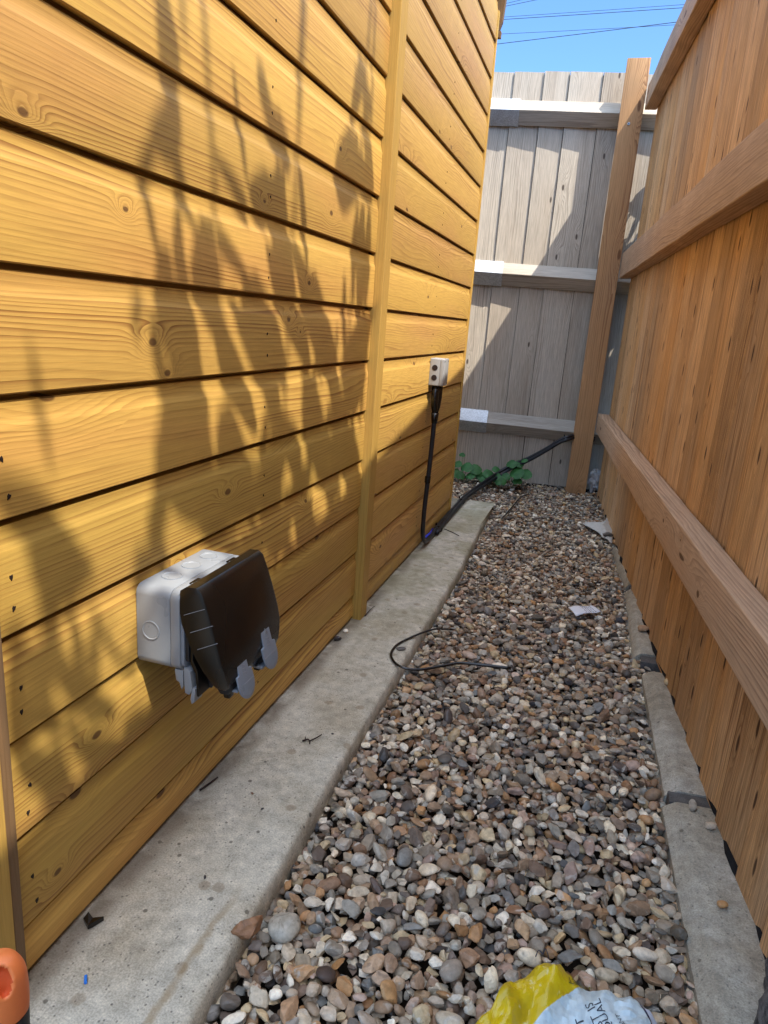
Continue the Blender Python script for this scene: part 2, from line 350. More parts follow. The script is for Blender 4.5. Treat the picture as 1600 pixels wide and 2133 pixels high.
m=MB(); m.box(-.02,.0115,.4685,.4815,-.001,1.96,bid=5,ax=2,seg=12,jit=.001); m.build('corner_trim',M_trimd,shed,bevel=.0015)
m=MB(); m.box(-.02,.0035,2.743,2.762,.004,1.80,bid=11,ax=2); m.build('corner_trim',M_trim,shed,bevel=.0015)
# body: end walls, rear wall, floor bearers, roof
m=MB(); m.box(-1.6,-.0215,.47,.53,.02,1.95); m.box(-1.6,-.0215,2.69,2.758,.02,1.95); m.box(-1.66,-1.605,.47,2.76,.02,1.95); m.box(-.062,-.0215,.535,2.685,.02,1.95)
m.build('wall_frame',M_trimd,shed)
m=MB(); m.box(-1.6,-.022,.475,2.75,.002,.0195); m.build('floor_bearer',M_dark,shed)
m=MB(); m.loft([[(.028,y,1.93),(.028,y,1.955),(-.85,y,2.30),(-1.72,y,1.955),(-1.72,y,1.93),(-.85,y,2.27)] for y in (.38,2.80)]); m.build('roof',M_tar,shed)
m=MB(); m.loft([[(.0135,y,1.775),(.019,y,1.86),(.026,y,1.93),(-.86,y,2.32),(-.86,y,2.22),(-.04,y,1.86),(-.012,y,1.745),(.004,y,1.748)] for y in (2.764,2.786)]); m.build('barge_board',M_trimd,shed,bevel=.001)
m=MB(); m.box(-.01,.012,2.764,2.782,1.725,1.745); m.build('eaves_bracket',M_trimd,shed)
# nails
nm=MB(); pts=[]
for k in range(8):
    a=2*math.pi*k/8; r=.0021*(1+.3*math.sin(k*2.3)); pts.append((math.cos(a)*r*.8,math.sin(a)*r))
nm.loft([[(-.0004,y,z) for y,z in pts],[(.0005,y*.9,z*.9) for y,z in pts]])
nail0=None
spots=[]
for k in range(-1,14):
    for dz in (.025,.058):
        z=Z0+PIT*k+dz
        if z<.02: continue
        spots.append((1.049+random.uniform(-.003,.004),z+random.uniform(-.003,.003),1))
        if z<.66: spots.append((.511+random.uniform(-.003,.003),z+random.uniform(-.004,.004),1.5))
        if k>-1: spots.append((2.19+random.uniform(-.004,.004),z+random.uniform(-.003,.003),1))
for (y,z,sc) in spots[:97]:
    if nail0 is None: o=nail0=nm.build('nail',M_nail,shed,world=False); 
    else: o=nail0.copy(); COL.objects.link(o); o.parent=shed
    o.location=(0.0002,y-SH0,z); o.scale=(1,sc*.85,sc); o.rotation_euler=(random.uniform(-.6,.6),0,0)
# ============================================================= BACK FENCE
bf=thing('back_fence','weathered grey board fence with triangular rails closing the far end','fence',(0,3.5695,-.03),math.atan(.0985))
def rail_profile(z,y=0): return [(y,z+.050),(y-.006,z+.052),(y-.0475,z+.004),(y-.050,z),(y-.0475,z-.004),(y-.006,z-.052),(y,z-.050)]
m=MB(); x=-1.3; rr=random.Random(5); i=0
seams=[-1.3,-1.16,-1.03,-.89,-.75,-.62,-.48,-.335,-.195,-.055,.08,.193,.338,.475,.61,.75,.89,1.03]
for a,b in zip(seams[:-1],seams[1:]):
    top=1.902+rr.uniform(-.004,.004)-(a*.006); bid=rr.uniform(0,40); ov=.012; t0=.006
    n=16; rings=[]
    for k in range(n+1):
        z=.022+(top-.022)*k/n; q=.0025*nz(a*3,z*1.7,2); cup=.002*nz(a*5,z*1.1,8)
        rings.append([(a+.001+q,.013,z),(a+.001+q,.0005,z),((a+b)/2,.0045+cup,z),(b-.0012+q,.0085,z),(b-.0012+q,.016,z)])
    m.loft(rings,bid)
m.build('board_panel',M_grey,bf,world=False,autos=35)
m=MB(); m.box(-1.3,1.03,.018,.024,.03,1.893); m.build('backing_lap',M_dark,bf,world=False)
tl=-.012
for z,nm_ in ((1.703,0),(1.003,1),(.287,2)):
    m=MB(); rings=[]
    for k in range(25):
        x=-1.3+2.33*k/24; q=tl*(x+.15)*1.0
        rings.append([(x,p[0],p[1]+q+.0015*nz(x*3,z,j)) for j,p in enumerate(rail_profile(z+.03))])
    m.loft(rings,z*7); m.build('rail',M_arris,bf,world=False,autos=30)
    m=MB(); rings=[]
    for x in (-.46,-.013+.004*nm_):
        q=tl*(x+.15); zz=z+.03
        prof=[(-.0005,zz+.0555),(-.008,zz+.0555),(-.0515,zz+.0045),(-.053,zz),(-.0515,zz-.0045),(-.008,zz-.0555),(-.0505,zz-.001)]
        prof=[(0,zz+.056),(-.0075,zz+.0565),(-.0505,zz+.0055),(-.0528,zz),(-.0505,zz-.0055),(-.0075,zz-.0565),(0,zz-.056),(-.0005,zz-.0545),(-.0065,zz-.0548),(-.0495,zz-.0045),(-.0512,zz),(-.0495,zz+.0045),(-.0065,zz+.0548),(-.0005,zz+.0545)]
        rings.append([(x,p[0],p[1]+q) for p in prof])
    m.loft(rings); m.build('rail_bracket',M_galv,bf,world=False,autos=30)
m=MB(); m.box(-1.3,1.03,-.005,.02,-.04,.0205,bid=2,seg=20,ax=0,jit=.003); m.build('gravel_board',M_dark,bf,world=False)
# ============================================================= RIGHT FENCE
TH=math.atan(.0920)
rf=thing('side_fence','new orange brown board fence with three heavy rails along the right','fence',(.580,3.5,-.02),TH)
m=MB(); rr=random.Random(8); y=-.012; k=0
while y>-4.8:
    wd=.122+rr.uniform(-.006,.006); y1=y-wd; bid=rr.uniform(0,60); zb=.014+rr.uniform(-.004,.006); n=14; rings=[]; lap=.014
    sk=rr.uniform(-.002,.002)
    if k<12: zb-= .0
    for i in range(n+1):
        z=zb+(1.79-zb)*i/n; q=.0015*nz(k*3,z*1.3,1)
        # far edge sits back, near edge laps in front (towards the path)
        a0=y+lap; b0=y1
        rings.append([(.0105,a0,z),(.0010,a0,z),(.0004+q*.4,a0-.0015,z),(.0035+q+.0010*nz(k,z*4,3),(a0+b0)/2,z),(.0085,b0,z),(.0165,b0,z)])
    m.loft(rings,bid); y=y1; k+=1
m.build('board_panel',M_board,rf,world=False,autos=30)
m=MB(); m.box(.017,.021,-4.8,-.02,.06,1.75); m.build('backing_lap',M_dark,rf,world=False)
for j,(za,zb_) in enumerate(((.322,.410),(1.024,1.134),(1.712,1.808))):
    m=MB(); m.box(-.0505,-.0006,-4.8,.012,za,zb_,bid=j*3.3+1,seg=60,ax=1,jit=.0028); m.build('rail',M_rail,rf,world=False,bevel=.0035,bseg=3,autos=40)
Zp=.02
m=MB(); m.box(.4285,.5245,3.508,3.557,-.035,1.893,bid=4,seg=20,ax=2,jit=.0012); m.build('post',M_post,rf,bevel=.0025,autos=40)
m=MB()
for k in range(2):
    r=(.0062,.0028)[k]; x=(.0,-.0012)[k]
    m.loft([[(.4725+r*math.cos(t*math.pi/6),3.5075+x,1.640+r*math.sin(t*math.pi/6)) for t in range(12)],[(.4725+r*.85*math.cos(t*math.pi/6),3.5050+x,1.640+r*.85*math.sin(t*math.pi/6)) for t in range(12)]],m=k)
m.build('screw',[M_steel,M_nail],rf)
# black membrane along the fence foot
m=MB(); rings=[]
for i in range(90):
    yl=-3.4+i*.038; a=.003+.010*nz(yl*11,2,1)+.012*nz(yl*2.6,5,1); yl_=yl
    zz=.004+.0015*nz(yl*12,1,1)
    rings.append([(a,yl_,zz-.006),(a+.003,yl_,zz+.0225-.02),(.03,yl_,zz+.024-.02),(.12,yl_,zz+.024-.02),(.12,yl_,zz-.006)])
mb_=MB(); 
Lm=thing('fence_foot_membrane','ragged black damp-proof strip showing under the right fence boards','membrane',(.580,3.5,0),TH)
m.loft(rings); m.build('membrane_strip',M_tar,Lm,world=False)
hd=thing('ivy_hedge','dark leafy hedge glimpsed through the gap between the brown post and the right fence','hedge',(.82,3.32,-.05))
m=MB(); rr=random.Random(77)
for i in range(2600):
    x=rr.uniform(.655,.98); y=rr.uniform(3.05,3.56); z=rr.uniform(-.03,1.62+.06*math.sin(y*9)); r_=rr.uniform(.014,.030)
    if x<.60+.0925*(3.5-y)+.05: continue
    n_=Vector((rr.gauss(0,1),rr.gauss(0,1),rr.gauss(0,1))).normalized(); a_=n_.orthogonal().normalized(); b_=n_.cross(a_); c_=Vector((x,y,z))
    m.quad(*[c_+a_*(r_*math.cos(q)*1.3)+b_*(r_*math.sin(q)) for q in (0,1.1,2.2,3.14,4.2,5.2)])
m.build('foliage',leafmat('hedge_leaf',(.012,.03,.010),(.02,.045,.012),.05),hd,fix=False)
m=MB(); m.tube([(.82,3.32,-.07),(.80,3.34,.7),(.83,3.3,1.3)],[.03,.022,.01],8); m.build('stem',M_nail,hd)
# ============================================================= EDGING
def edging(name,label,L0,L1,wid,chz,seed,yskew=0):
    (xa,ya),(xb,yb)=L0,L1; root=None; m=MB(); rings=[]; n=max(6,int((yb-ya)/.012))
    for i in range(n+1):
        t=i/n; y=ya+(yb-ya)*t; x=xa+(xb-xa)*t; e=.0008*nz(y*14,seed,1)+.0012*nz(y*90,seed,4)
        endr=.004*max(0,1-t*n/2)+.004*max(0,1-(1-t)*n/2)
        zt=-.001-endr+.0012*nz(y*5,seed,9)
        rings.append([(x-.004+e,y,-.08),(x+e,y+yskew*0,-.019),(x+chz+e*1.5,y+yskew*chz,zt-.0015),(x+chz+.004,y+yskew*(chz+.004),zt),(x+wid*.6,y+yskew*wid*.6,zt+.0006*nz(y*40,2,3)),(x+wid,y+yskew*wid,zt),(x+wid,y+yskew*wid,-.08)])
    m.loft(rings,seed); o=m.build(name,M_edge,autos=40)
    return tag(o,label,'kerb stone','concrete edging stones at the fence foot')
edging('edging_stone','nearest and longest concrete edging stone, running out of frame beside the rock',(.800,-.6),(.725,1.128),.15,.019,1,.08)
edging('edging_stone','concrete edging stone with one pale egg-shaped pebble on top',(.732,1.160),(.713,1.622),.14,.017,2,.10)
edging('edging_stone','concrete edging stone level with the white paper scrap',(.697,1.712),(.688,2.190),.14,.013,3,.1)
edging('edging_stone','farthest concrete edging stone, beside the white cloth scrap',(.690,2.232),(.650,2.64),.13,.008,4,.1)
def mortar(lbl,x,y,wx,wy,seed):
    m=MB(); rings=[]
    for i in range(9):
        t=i/8; xx=x+wx*t; a=.003*nz(t*5,seed,1); b=.003*nz(t*5,seed,6); z=-.008+.002*nz(t*7,seed,3)
        o_=.1*wx*t
        rings.append([(xx,y-a+o_,-.07),(xx,y-a+o_,z),(xx,y+wy/2+o_,z+.002),(xx,y+wy+b+o_,z),(xx,y+wy+b+o_,-.07)])
    m.loft(rings); return tag(m.build('mortar_joint',M_mort,autos=50),lbl,'mortar','dark mortar between edging stones')
mortar('dark mortar joint next to the longest edging stone',.735,1.131,.14,.030,1)
mortar('dark mortar end under the egg pebble stone gap, level with the paper',.712,1.672,.12,.036,2)
mortar('farthest dark mortar joint, between the two small far edging stones',.700,2.194,.10,.034,3)
# ============================================================= GRAVEL
def ico(sub):
    bm=bmesh.new(); bmesh.ops.create_icosphere(bm,subdivisions=sub,radius=1); v=np.array([q.co[:] for q in bm.verts]); f=np.array([[l.index for l in q.verts] for q in bm.faces]); bm.free(); return v,f
def stone_template(sub,kind,seed):
    r=np.random.default_rng(seed); v,f=ico(sub); rad=np.ones(len(v))
    if kind=='ang':
        npl=r.integers(6,10); N=r.normal(size=(npl,3)); N/=np.linalg.norm(N,axis=1)[:,None]; D=r.uniform(.45,.9,npl)
        dots=v@N.T
        with np.errstate(divide='ignore',invalid='ignore'): t=np.where(dots>.05,D/dots,9)
        rad=np.minimum(1.05,t.min(axis=1))
    else:
        npl=r.integers(2,5); N=r.normal(size=(npl,3)); N/=np.linalg.norm(N,axis=1)[:,None]; D=r.uniform(.78,.95,npl); dots=v@N.T
        with np.errstate(divide='ignore',invalid='ignore'): t=np.where(dots>.05,D/dots,9)
        rad=-np.log(np.exp(-np.minimum(t,1.3).min(axis=1)*9)+np.exp(-9*1.0))/9+.07
    for i,p in enumerate(v):
        rad[i]*=1+(.10 if kind=='ang' else .07)*mnoise.noise(Vector(p*1.6)+Vector((seed*3.1,0,0)))+ (.04 if kind=='ang' else .008)*mnoise.noise(Vector(p*5)+Vector((0,seed,0)))
    return v*rad[:,None],f
TP={s:([stone_template(s,'rnd',i) for i in range(12)]+[stone_template(s,'ang',50+i) for i in range(14)]) for s in (1,2,3)}
PAL=np.array([(.24,.155,.105),(.30,.20,.13),(.34,.19,.085),(.20,.105,.055),(.23,.215,.195),(.30,.29,.27),(.15,.165,.18),(.55,.50,.42),(.66,.63,.58),(.035,.032,.036),(.085,.08,.08),(.32,.23,.20),(.20,.17,.14),(.42,.34,.22),(.13,.10,.085),(.38,.33,.28)])
PAL=PAL*np.array([1.36,1.25,1.05])
PW=np.array([9,10,6,4,8,8,6,11,8,7,7,5,8,8,7,10.]);PW/=PW.sum()
def rotm(a,tilt,ph):
    ca,sa=np.cos(a),np.sin(a); Rz=np.array([[ca,-sa,0],[sa,ca,0],[0,0,1]])
    k=np.array([math.cos(ph),math.sin(ph),0]); K=np.array([[0,-k[2],k[1]],[k[2],0,-k[0]],[-k[1],k[0],0]])
    return (np.eye(3)+math.sin(tilt)*K+(1-math.cos(tilt))*K@K)@Rz
def stones_mesh(name,lst,mat):
    V=[];F=[];Cc=[];Bb=[];Sm=[];off=0
    for (x,y,z,r,fl,el_,sub,ti,a,ti2,ph,ci,cj,br) in lst:
        v,f=TP[sub][ti]; w_=v*np.array([r*el_,r/el_**.5,r*fl]); w_=w_@rotm(a,ti2,ph).T+np.array([x,y,z])
        V.append(w_);F.append(f+off);off+=len(v); c=(PAL[ci]*.8+PAL[cj]*.2)*br; Cc.append(np.tile(np.append(c,1),(len(v),1))); Bb.append(np.full(len(v),(r*7919*100)%1)); Sm.append(np.full(len(f),ti<12))
    V=np.concatenate(V);F=np.concatenate(F);Cc=np.concatenate(Cc);Bb=np.concatenate(Bb);Sm=np.concatenate(Sm)
    me=bpy.data.meshes.new(name); me.vertices.add(len(V)); me.vertices.foreach_set('co',V.astype(np.float32).ravel())
    me.loops.add(F.size); me.loops.foreach_set('vertex_index',F.astype(np.int32).ravel())
    me.polygons.add(len(F)); me.polygons.foreach_set('loop_start',np.arange(0,F.size,3,dtype=np.int32))
    me.polygons.foreach_set('use_smooth',Sm)
    me.update(calc_edges=True)
    at=me.attributes.new('col','FLOAT_COLOR','POINT'); at.data.foreach_set('color',Cc.astype(np.float32).ravel())
    at=me.attributes.new('bid','FLOAT','POINT'); at.data.foreach_set('value',Bb.astype(np.float32))
    me.materials.append(mat); o=bpy.data.objects.new(name,me); COL.objects.link(o); return o
EX=lambda y: float(np.interp(y,[-.6,.5,1.0,1.15,1.16,1.62,1.64,1.70,1.71,2.19,2.2,2.23,2.64,2.66,3.5],[.795,.762,.733,.729,.729,.712,.745,.745,.695,.688,.70,.688,.650,.672,.596]))
SX=lambda y: float(np.interp(y,[-1.2,.5,1.,2.1,3.03,3.031],[.238,.202,.187,.181,.141,-.75]))
def surf(x,y): return -.024+.006*nz(x,y,3,4)+(.010*max(0,min(1,(y-2.7)/.6)))-.010*max(0,1-(x-SX(y))/.05 if y<3.03 else 0)
def one(x,y,z,r,sub,tilt=.5):
    ti=(rng.integers(0,12) if rng.random()<.14 else rng.integers(12,26)); el_=rng.uniform(1.0,1.55); fl=rng.uniform(.34,.8)
    return (x,y,z,r,fl,el_,sub,ti,rng.uniform(0,6.28),abs(rng.normal(0,tilt)),rng.uniform(0,6.28),rng.choice(16,p=PW),rng.integers(0,16),rng.uniform(.72,1.3))
L=[]; grid={}
def ok(x,y,r,k):
    gx,gy=int(x/.03),int(y/.03)
    for i in (-1,0,1):
        for j in (-1,0,1):
            for (a,b,c) in grid.get((gx+i,gy+j),()):
                if (a-x)**2+(b-y)**2<(k*(r+c))**2: return False
    grid.setdefault((gx,gy),[]).append((x,y,r)); return True
AREA=[(-.45,.8,4200),(.8,1.7,8000),(1.7,3.62,17000)]
for y0,y1,N in ((-.5,.45,5000),(.45,1.5,19000),(1.5,3.60,34000)):
    for i in range(N):
        y=rng.uniform(y0,y1); a=SX(y)+.004; b=EX(y)-.003; x=rng.uniform(a,b)
        frac=i/N; r=(rng.uniform(.0100,.0140) if frac<.03 else rng.uniform(.0064,.0100) if frac<.4 else rng.uniform(.0045,.0075))
        if min(x-a,b-x)<r*.75 : continue
        if not ok(x,y,r,.76): continue
        z=surf(x,y)+rng.uniform(-.005,.006)+(.004 if frac<.05 else 0)-(.002 if frac>.35 else 0)
        L.append(one(x,y,z,r,3 if (y<.95 and y>.45) else 2 if y<1.9 else 1))
# lower fill layer
yy=-.5
while yy<3.6:
    a=SX(yy)-.0;b=EX(yy)+.01; x=a
    while x<b:
        r=rng.uniform(.008,.012); L.append(one(x+rng.uniform(-.004,.004),yy+rng.uniform(-.004,.004),surf(x,yy)-.009+rng.uniform(-.003,.003),r,1)); x+=.0165
    yy+=.0165
gv=stones_mesh('gravel',L,M_peb); tag(gv,'mixed brown, grey and white rounded gravel filling the passage','gravel',kind='stuff')
print('stones',len(L))
# single loose pebbles
def pebble(name,label,x,y,z,r,ci,rot=0,fl=.65,el_=1.3,ti=3,group=None):
    o=stones_mesh(name,[(0,0,0,r,fl,el_,3,ti,rot,.1,0,ci,ci,1.1)],M_peb); o.location=(x,y,z+r*fl*.9); tag(o,label,'pebble',group); return o
pebble('pebble','pale cream egg-shaped pebble lying on the edging stone against the right fence',.765,1.560,.0005,.0105,13,.9,.75,1.25,1)
pebble('pebble','reddish brown pebble on the edging stone level with the paper scrap',.722,1.85,.0005,.012,1,.3)
pebble('pebble','white and brown flint ring pebble on the far end of the longest edging stone',.790,1.075,.0005,.009,15,.3,.6,1.2,14)
pebble('pebble','small rust coloured pebble alone on the longest edging stone',.785,.905,.0005,.006,2,.3)
pebble('pebble','flat grey flint chip at the broken end of the longest edging stone',.768,1.118,.0005,.010,4,1.3,.4,1.4,16)
pebble('pebble','dark stone at the shed foot left of the upright batten',.008,1.445,.0005,.0095,9,.5,.6,1.1,15)
pebble('pebble','little white stone at the shed foot beside the dark stone',.012,1.495,.0005,.006,8,.5,.7,1.1,2)
pebble('pebble','flat grey pebble on the concrete inside the loop of black cord',.163,1.462,.0005,.008,10,.5,.4,1.4,4)
pebble('pebble','orange brown stone at the fence foot beside the white cloth scrap',.664,2.70,-.010,.016,2,.2,.5,1.2,5)
pebble('pebble','dark grey stone lying on the white cloth scrap',.628,2.735,.0035,.019,10,.2,.5,1.1,15)
pebble('pebble','large pale grey round pebble in the gravel near the concrete lip',.238,.665,-.020,.020,5,.2,.65,1.0,0)
pebble('pebble','red brown stone resting on the concrete lip near the frame bottom',.199,.640,-.008,.016,3,.9,.7,1.3,18)
# rock
m=MB(); v,f=ico(5); me=MB()
for p in v:
    q=Vector(p); k=1+.22*mnoise.noise(q*1.6)+.10*mnoise.noise(q*4)+.06*mnoise.noise(q*10)+.035*mnoise.noise(q*24)
    m.v.append((p[0]*.052*k,p[1]*.115*k,p[2]*.085*k)); m.b.append(0)
for q in f: m.f.append(tuple(int(i) for i in q)); m.m.append(0)
def rockmat():
    t=NT('rough_dark_rock'); o=t.obj(); n=t.noise(o,60,5,.7); n2=t.noise(o,300,4,.7); d,c=t.vor(o,30,'3D')
    col=t.mix(t.rng(n,.35,.65),(.045,.042,.042),(.20,.19,.18)); col=t.mix(t.rng(n2,.6,.72,0,.7),col,(.48,.46,.43))
    X,Y,Z=t.sep(o); dd=t.n('ShaderNodeVectorMath',operation='DISTANCE'); t.set(dd.inputs[0],o); dd.inputs[1].default_value=(-.04,-.02,-.03)
    col=t.mix(t.rng(t.add(dd.outputs['Value'],t.mul(n,.012)),.040,.032),col,(.19,.135,.075)); t.bump(t.add(n,t.mul(n2,.4)),.8,.004); return t.fin(col,.85,.3)
rk=m.build('rock',rockmat(),smooth=True); rk.location=(.835,.66,.065)
tag(rk,'rough dark speckled rock standing on the edging at the bottom right corner','rock')

# ============================================================= DOUBLE SOCKET
ds=thing('outdoor_socket','grey weatherproof double socket with black lid ajar, mounted low on the near shed boards','socket',(0,.784,.348))
def rrect(y0,y1,z0,z1,r,n=6):
    o=[]
    for cy,cz,a0 in ((y1-r,z1-r,0),(y0+r,z1-r,90),(y0+r,z0+r,180),(y1-r,z0+r,270)):
        for i in range(n+1):
            a=math.radians(a0+90*i/n); o.append((cy+r*math.cos(a),cz+r*math.sin(a)))
    return o
def rprism(x0,x1,y0,y1,z0,z1,r,e=.0015,mb=None,n=6):
    m=mb or MB(); R=[]
    for x,i in ((x0,e),(x0+e*.3,e*.3),(x0+e,0),(x1-e,0),(x1-e*.3,e*.3),(x1,e)):
        R.append([(x,a,b) for a,b in rrect(y0+i,y1-i,z0+i,z1-i,max(r-i,.0005),n)])
    m.loft(R); return m
Y0,Y1,ZB,ZT=.700,.868,.294,.4035
rprism(.0006,.0500,Y0,Y1,ZB,ZT,.0125).build('back_box',M_gplast,ds,autos=40)
rprism(.0503,.0640,Y0+.0002,Y1-.0002,ZB+.0002,ZT-.0002,.0125).build('cover_frame',M_gplast,ds,autos=40)
rprism(.0642,.0690,Y0+.002,Y1-.002,ZB+.004,ZT-.004,.010,.001).build('seal_plate',M_gtab,ds,autos=40)
rprism(.0692,.0745,Y0+.004,Y1-.004,ZB+.012,ZT-.007,.008,.001).build('inner_plate',M_blackm,ds,autos=40)
def disc(c,r,ax,name='knockout'):
    m=MB(); n=32
    def ring(rr,h):
        o=[]
        for k in range(n):
            a=2*math.pi*k/n; u,v=rr*math.cos(a),rr*math.sin(a)
            o.append((c[0]+u,c[1]+v,c[2]+h) if ax=='z' else (c[0]+u,c[1]-h,c[2]+v))
        return o
    m.loft([ring(r,-.0005),ring(r,.0009),ring(r*.93,.0012),ring(r*.88,.0009),ring(r*.85,.0004),ring(r*.8,.0004)]); m.build(name,M_gplast,ds,autos=50)
    m=MB(); m.loft([ring(r*1.04,-.0003),ring(r*1.04,.00025)]); m.build('knockout_groove',M_gtab,ds)
for y in (.745,.791,.835): disc((.024,y,ZT),.0135 if y<.8 else .0125,'z')
disc((.022,Y0,.3445),.0128,'y')
# hinge lugs on the top
for y in (.728,.755,.822,.846):
    m=MB(); m.box(.0642,.0725,y-.002,y+.002,ZT-.008,ZT+.0032); m.build('hinge_lug',M_gplast,ds,bevel=.0008)
for y in (.7415,.834):
    m=MB(); m.box(.058,.070,y-.0105,y+.0105,ZT-.006,ZT+.0015); m.build('hinge_recess',M_black,ds,bevel=.0008)
# lid: hollow wedge, built as sections from the hinge to the lower lip
sec=[ # z_in,x_in,z_out,x_out,y0,y1,cham
 (.4000,.0648,.4065,.0652,.7005,.8675,.001),(.3980,.0648,.4125,.0740,.7000,.8680,.003),(.3950,.0650,.4135,.0880,.6994,.8683,.005),(.3910,.0650,.4085,.0955,.6992,.8685,.006),
 (.3770,.0652,.3890,.1030,.6990,.8690,.006),(.3620,.0680,.3690,.1095,.6990,.8700,.006),(.3460,.0745,.3490,.1155,.6992,.8705,.006),(.3300,.0810,.3310,.1205,.6998,.8708,.006),(.3150,.0880,.3150,.1240,.7012,.8705,.006),
 (.3000,.0945,.3000,.1262,.7050,.8665,.006),(.2880,.0990,.2880,.1268,.7100,.8615,.005),(.2760,.1050,.2760,.1240,.7150,.8560,.004),(.2720,.1080,.2720,.1200,.7180,.8540,.002)]
R=[]
for zi,xi,zo,xo,a,b,c in sec:
    R.append([(xi,a,zi),(xo-c,a,zo+(zi-zo)*c/max(xo-xi,.001)),(xo-c*.3,a+c*.3,zo),(xo,a+c,zo),(xo,b-c,zo),(xo-c*.3,b-c*.3,zo),(xo-c,b,zo+(zi-zo)*c/max(xo-xi,.001)),(xi,b,zi)])
m=MB(); m.loft(R); lid=m.build('lid',M_black,ds,autos=35)
for (a,b) in (((.061,.372),(.090,.385)),((.070,.350),(.101,.365)),((.080,.329),(.108,.343))):
    m=MB(); k=.004; m.tube([(a[0]+.010,.6990,a[1]+.0035),(b[0]+.010,.6990,b[1]+.0040)],.00045,6); m.build('lid_rib',M_gtab,lid and ds)
# curved arm and plug shapes under the lid, latches of the base
def poly(name,pts,y0,y1,mat,bev=.0012,par=None):
    m=MB(); m.loft([[(x,y0,z) for x,z in pts],[(x,y1,z) for x,z in pts]]); return m.build(name,mat,par or ds,bevel=bev,autos=40)
poly('seal_strip',[(.0755,.385),(.0785,.385),(.0800,.345),(.0790,.312),(.0860,.297),(.0880,.262),(.0850,.262),(.0830,.294),(.0760,.306),(.0755,.34)],.706,.862,M_black,.0005)
for y in (.7035,.840):
    poly('base_latch',[(.054,.2955),(.066,.2955),(.0665,.274),(.0640,.268),(.0605,.278),(.0560,.280),(.0545,.290)],y,y+.004,M_gplast,.0008)
    poly('base_latch',[(.0665,.300),(.0760,.296),(.0790,.270),(.0745,.262),(.0680,.264),(.0670,.28)],y+.001,y+.016,M_gplast,.0012)
    poly('base_hook',[(.0780,.272),(.0830,.272),(.0810,.252),(.0770,.249),(.0755,.256)],y+.002,y+.022,M_gplast,.0010)
poly('cable_gland',[(.082,.300),(.094,.300),(.0965,.272),(.0915,.262),(.0845,.264)],.730,.750,M_blackm,.0025)
poly('cable_gland',[(.082,.300),(.094,.300),(.0965,.272),(.0915,.262),(.0845,.264)],.815,.835,M_blackm,.0025)
for yc in (.7365,.8200):
    poly('plug',[(.101,.292),(.1245,.292),(.1250,.272),(.1205,.262),(.1080,.261),(.1020,.270)],yc-.013,yc+.012,M_blackm,.0030)
    poly('plug_tail',[(.108,.2625),(.119,.2625),(.118,.2530),(.110,.2530)],yc-.006,yc+.006,M_black,.001)
# two grey clip tabs
for k,yc in enumerate((.7480,.8180)):
    tab=thing_=None
    pts=[]
    for i in range(9):
        a=math.pi*i/8; pts.append((.0125*math.cos(a),.0260+.0100*math.sin(a)))      # rounded tongue top
    pts+=[(-.0125,.006),(-.0195,.005),(-.0200,-.008)]
    for i in range(1,10):
        a=math.pi+math.pi*i/10; pts.append((.0200*math.cos(a),-.010+.0190*math.sin(a)))
    pts+=[(.0200,-.008),(.0195,.005),(.0125,.006)]
    def P3(u,v,d): # u along y, v along slope (up), d outward
        sl_=.30; return (.1290+d-sl_*v+.0,yc+u,.2810+.009*k+v)
    m=MB(); m.loft([[P3(u,v,0) for u,v in pts],[P3(u,v,.0026) for u,v in pts]]); tb=m.build('clip_tab',M_gtab,ds,bevel=.0007,autos=40)
    m=MB(); m.box(.104,.1300,yc-.0175,yc+.0175,.2640,.2675); m.build('clip_shelf',M_gtab,ds,bevel=.001)
    m=MB()
    def bar(u0,v0,u1,v1,t=.0006,h=.0030):
        d=Vector((u1-u0,v1-v0)); n=Vector((-d.y,d.x)).normalized()*t*.5
        q=[(u0+n.x,v0+n.y),(u1+n.x,v1+n.y),(u1-n.x,v1-n.y),(u0-n.x,v0-n.y)]
        m.loft([[P3(a,b,.0024) for a,b in q],[P3(a,b,h) for a,b in q]])
    for i in range(6):      # chevron grip on the lower pad, nested triangles
        s_=.0026*i; bar(-.0015-s_,-.0250+s_*.45,-s_+.0004,-.0095); bar(.0015+s_,-.0250+s_*.45,s_-.0004,-.0095)
    bar(-.0185,-.0080,.0185,-.0080)
    for i in range(3):      # nested arrow at the tongue tip
        s_=.0019*i; bar(-.0020-s_,.0195,0,.0240+s_*1.1); bar(.0020+s_,.0195,0,.0240+s_*1.1)
    for i in range(3): bar(-.004,.0165-i*.005,.004,.0145-i*.005); bar(-.004,.0165-i*.005,-.004,.0125-i*.005); bar(.004,.0145-i*.005,.004,.0115-i*.005)
    m.build('grip_pattern',M_gplast,ds)
m=MB(); m.box(.0935,.0937,.7228,.7232,.27,.2785); 
# ============================================================= SMALL BOX + CABLES
sb=thing('junction_box','small pale grey cable box with two round knock-outs, on the far shed boards','junction box',(0,2.218,.60))
rprism(.0006,.0330,2.186,2.250+.004,.5575,.6420,.003,.0012).build('box_body',M_box2,sb,autos=40)
rprism(.0333,.0460,2.186,2.250+.004,.5575,.6420,.004,.0018).build('box_cover',M_box2,sb,autos=40)
for z in (.6135,.5825):
    for r,h,mt,nm_ in ((.0098,.0008,M_gplast,'hole_rim'),(.0088,.0011,M_nail,'cable_hole')):
        m=MB(); m.loft([[(.0170+q*math.cos(t*math.pi/12),2.1862-hh,z+q*math.sin(t*math.pi/12)) for t in range(24)] for q,hh in ((r,0),(r,h))]); m.build(nm_,mt,sb)
for (y,z) in ((2.246,.634),(2.246,.565),(2.194,.565),(2.194,.634)):
    m=MB(); m.loft([[(hh,y+.003*math.cos(t*math.pi/6),z+.003*math.sin(t*math.pi/6)) for t in range(12)] for hh in (.0455,.0463)]); m.build('cover_screw_hole',M_nail,sb)
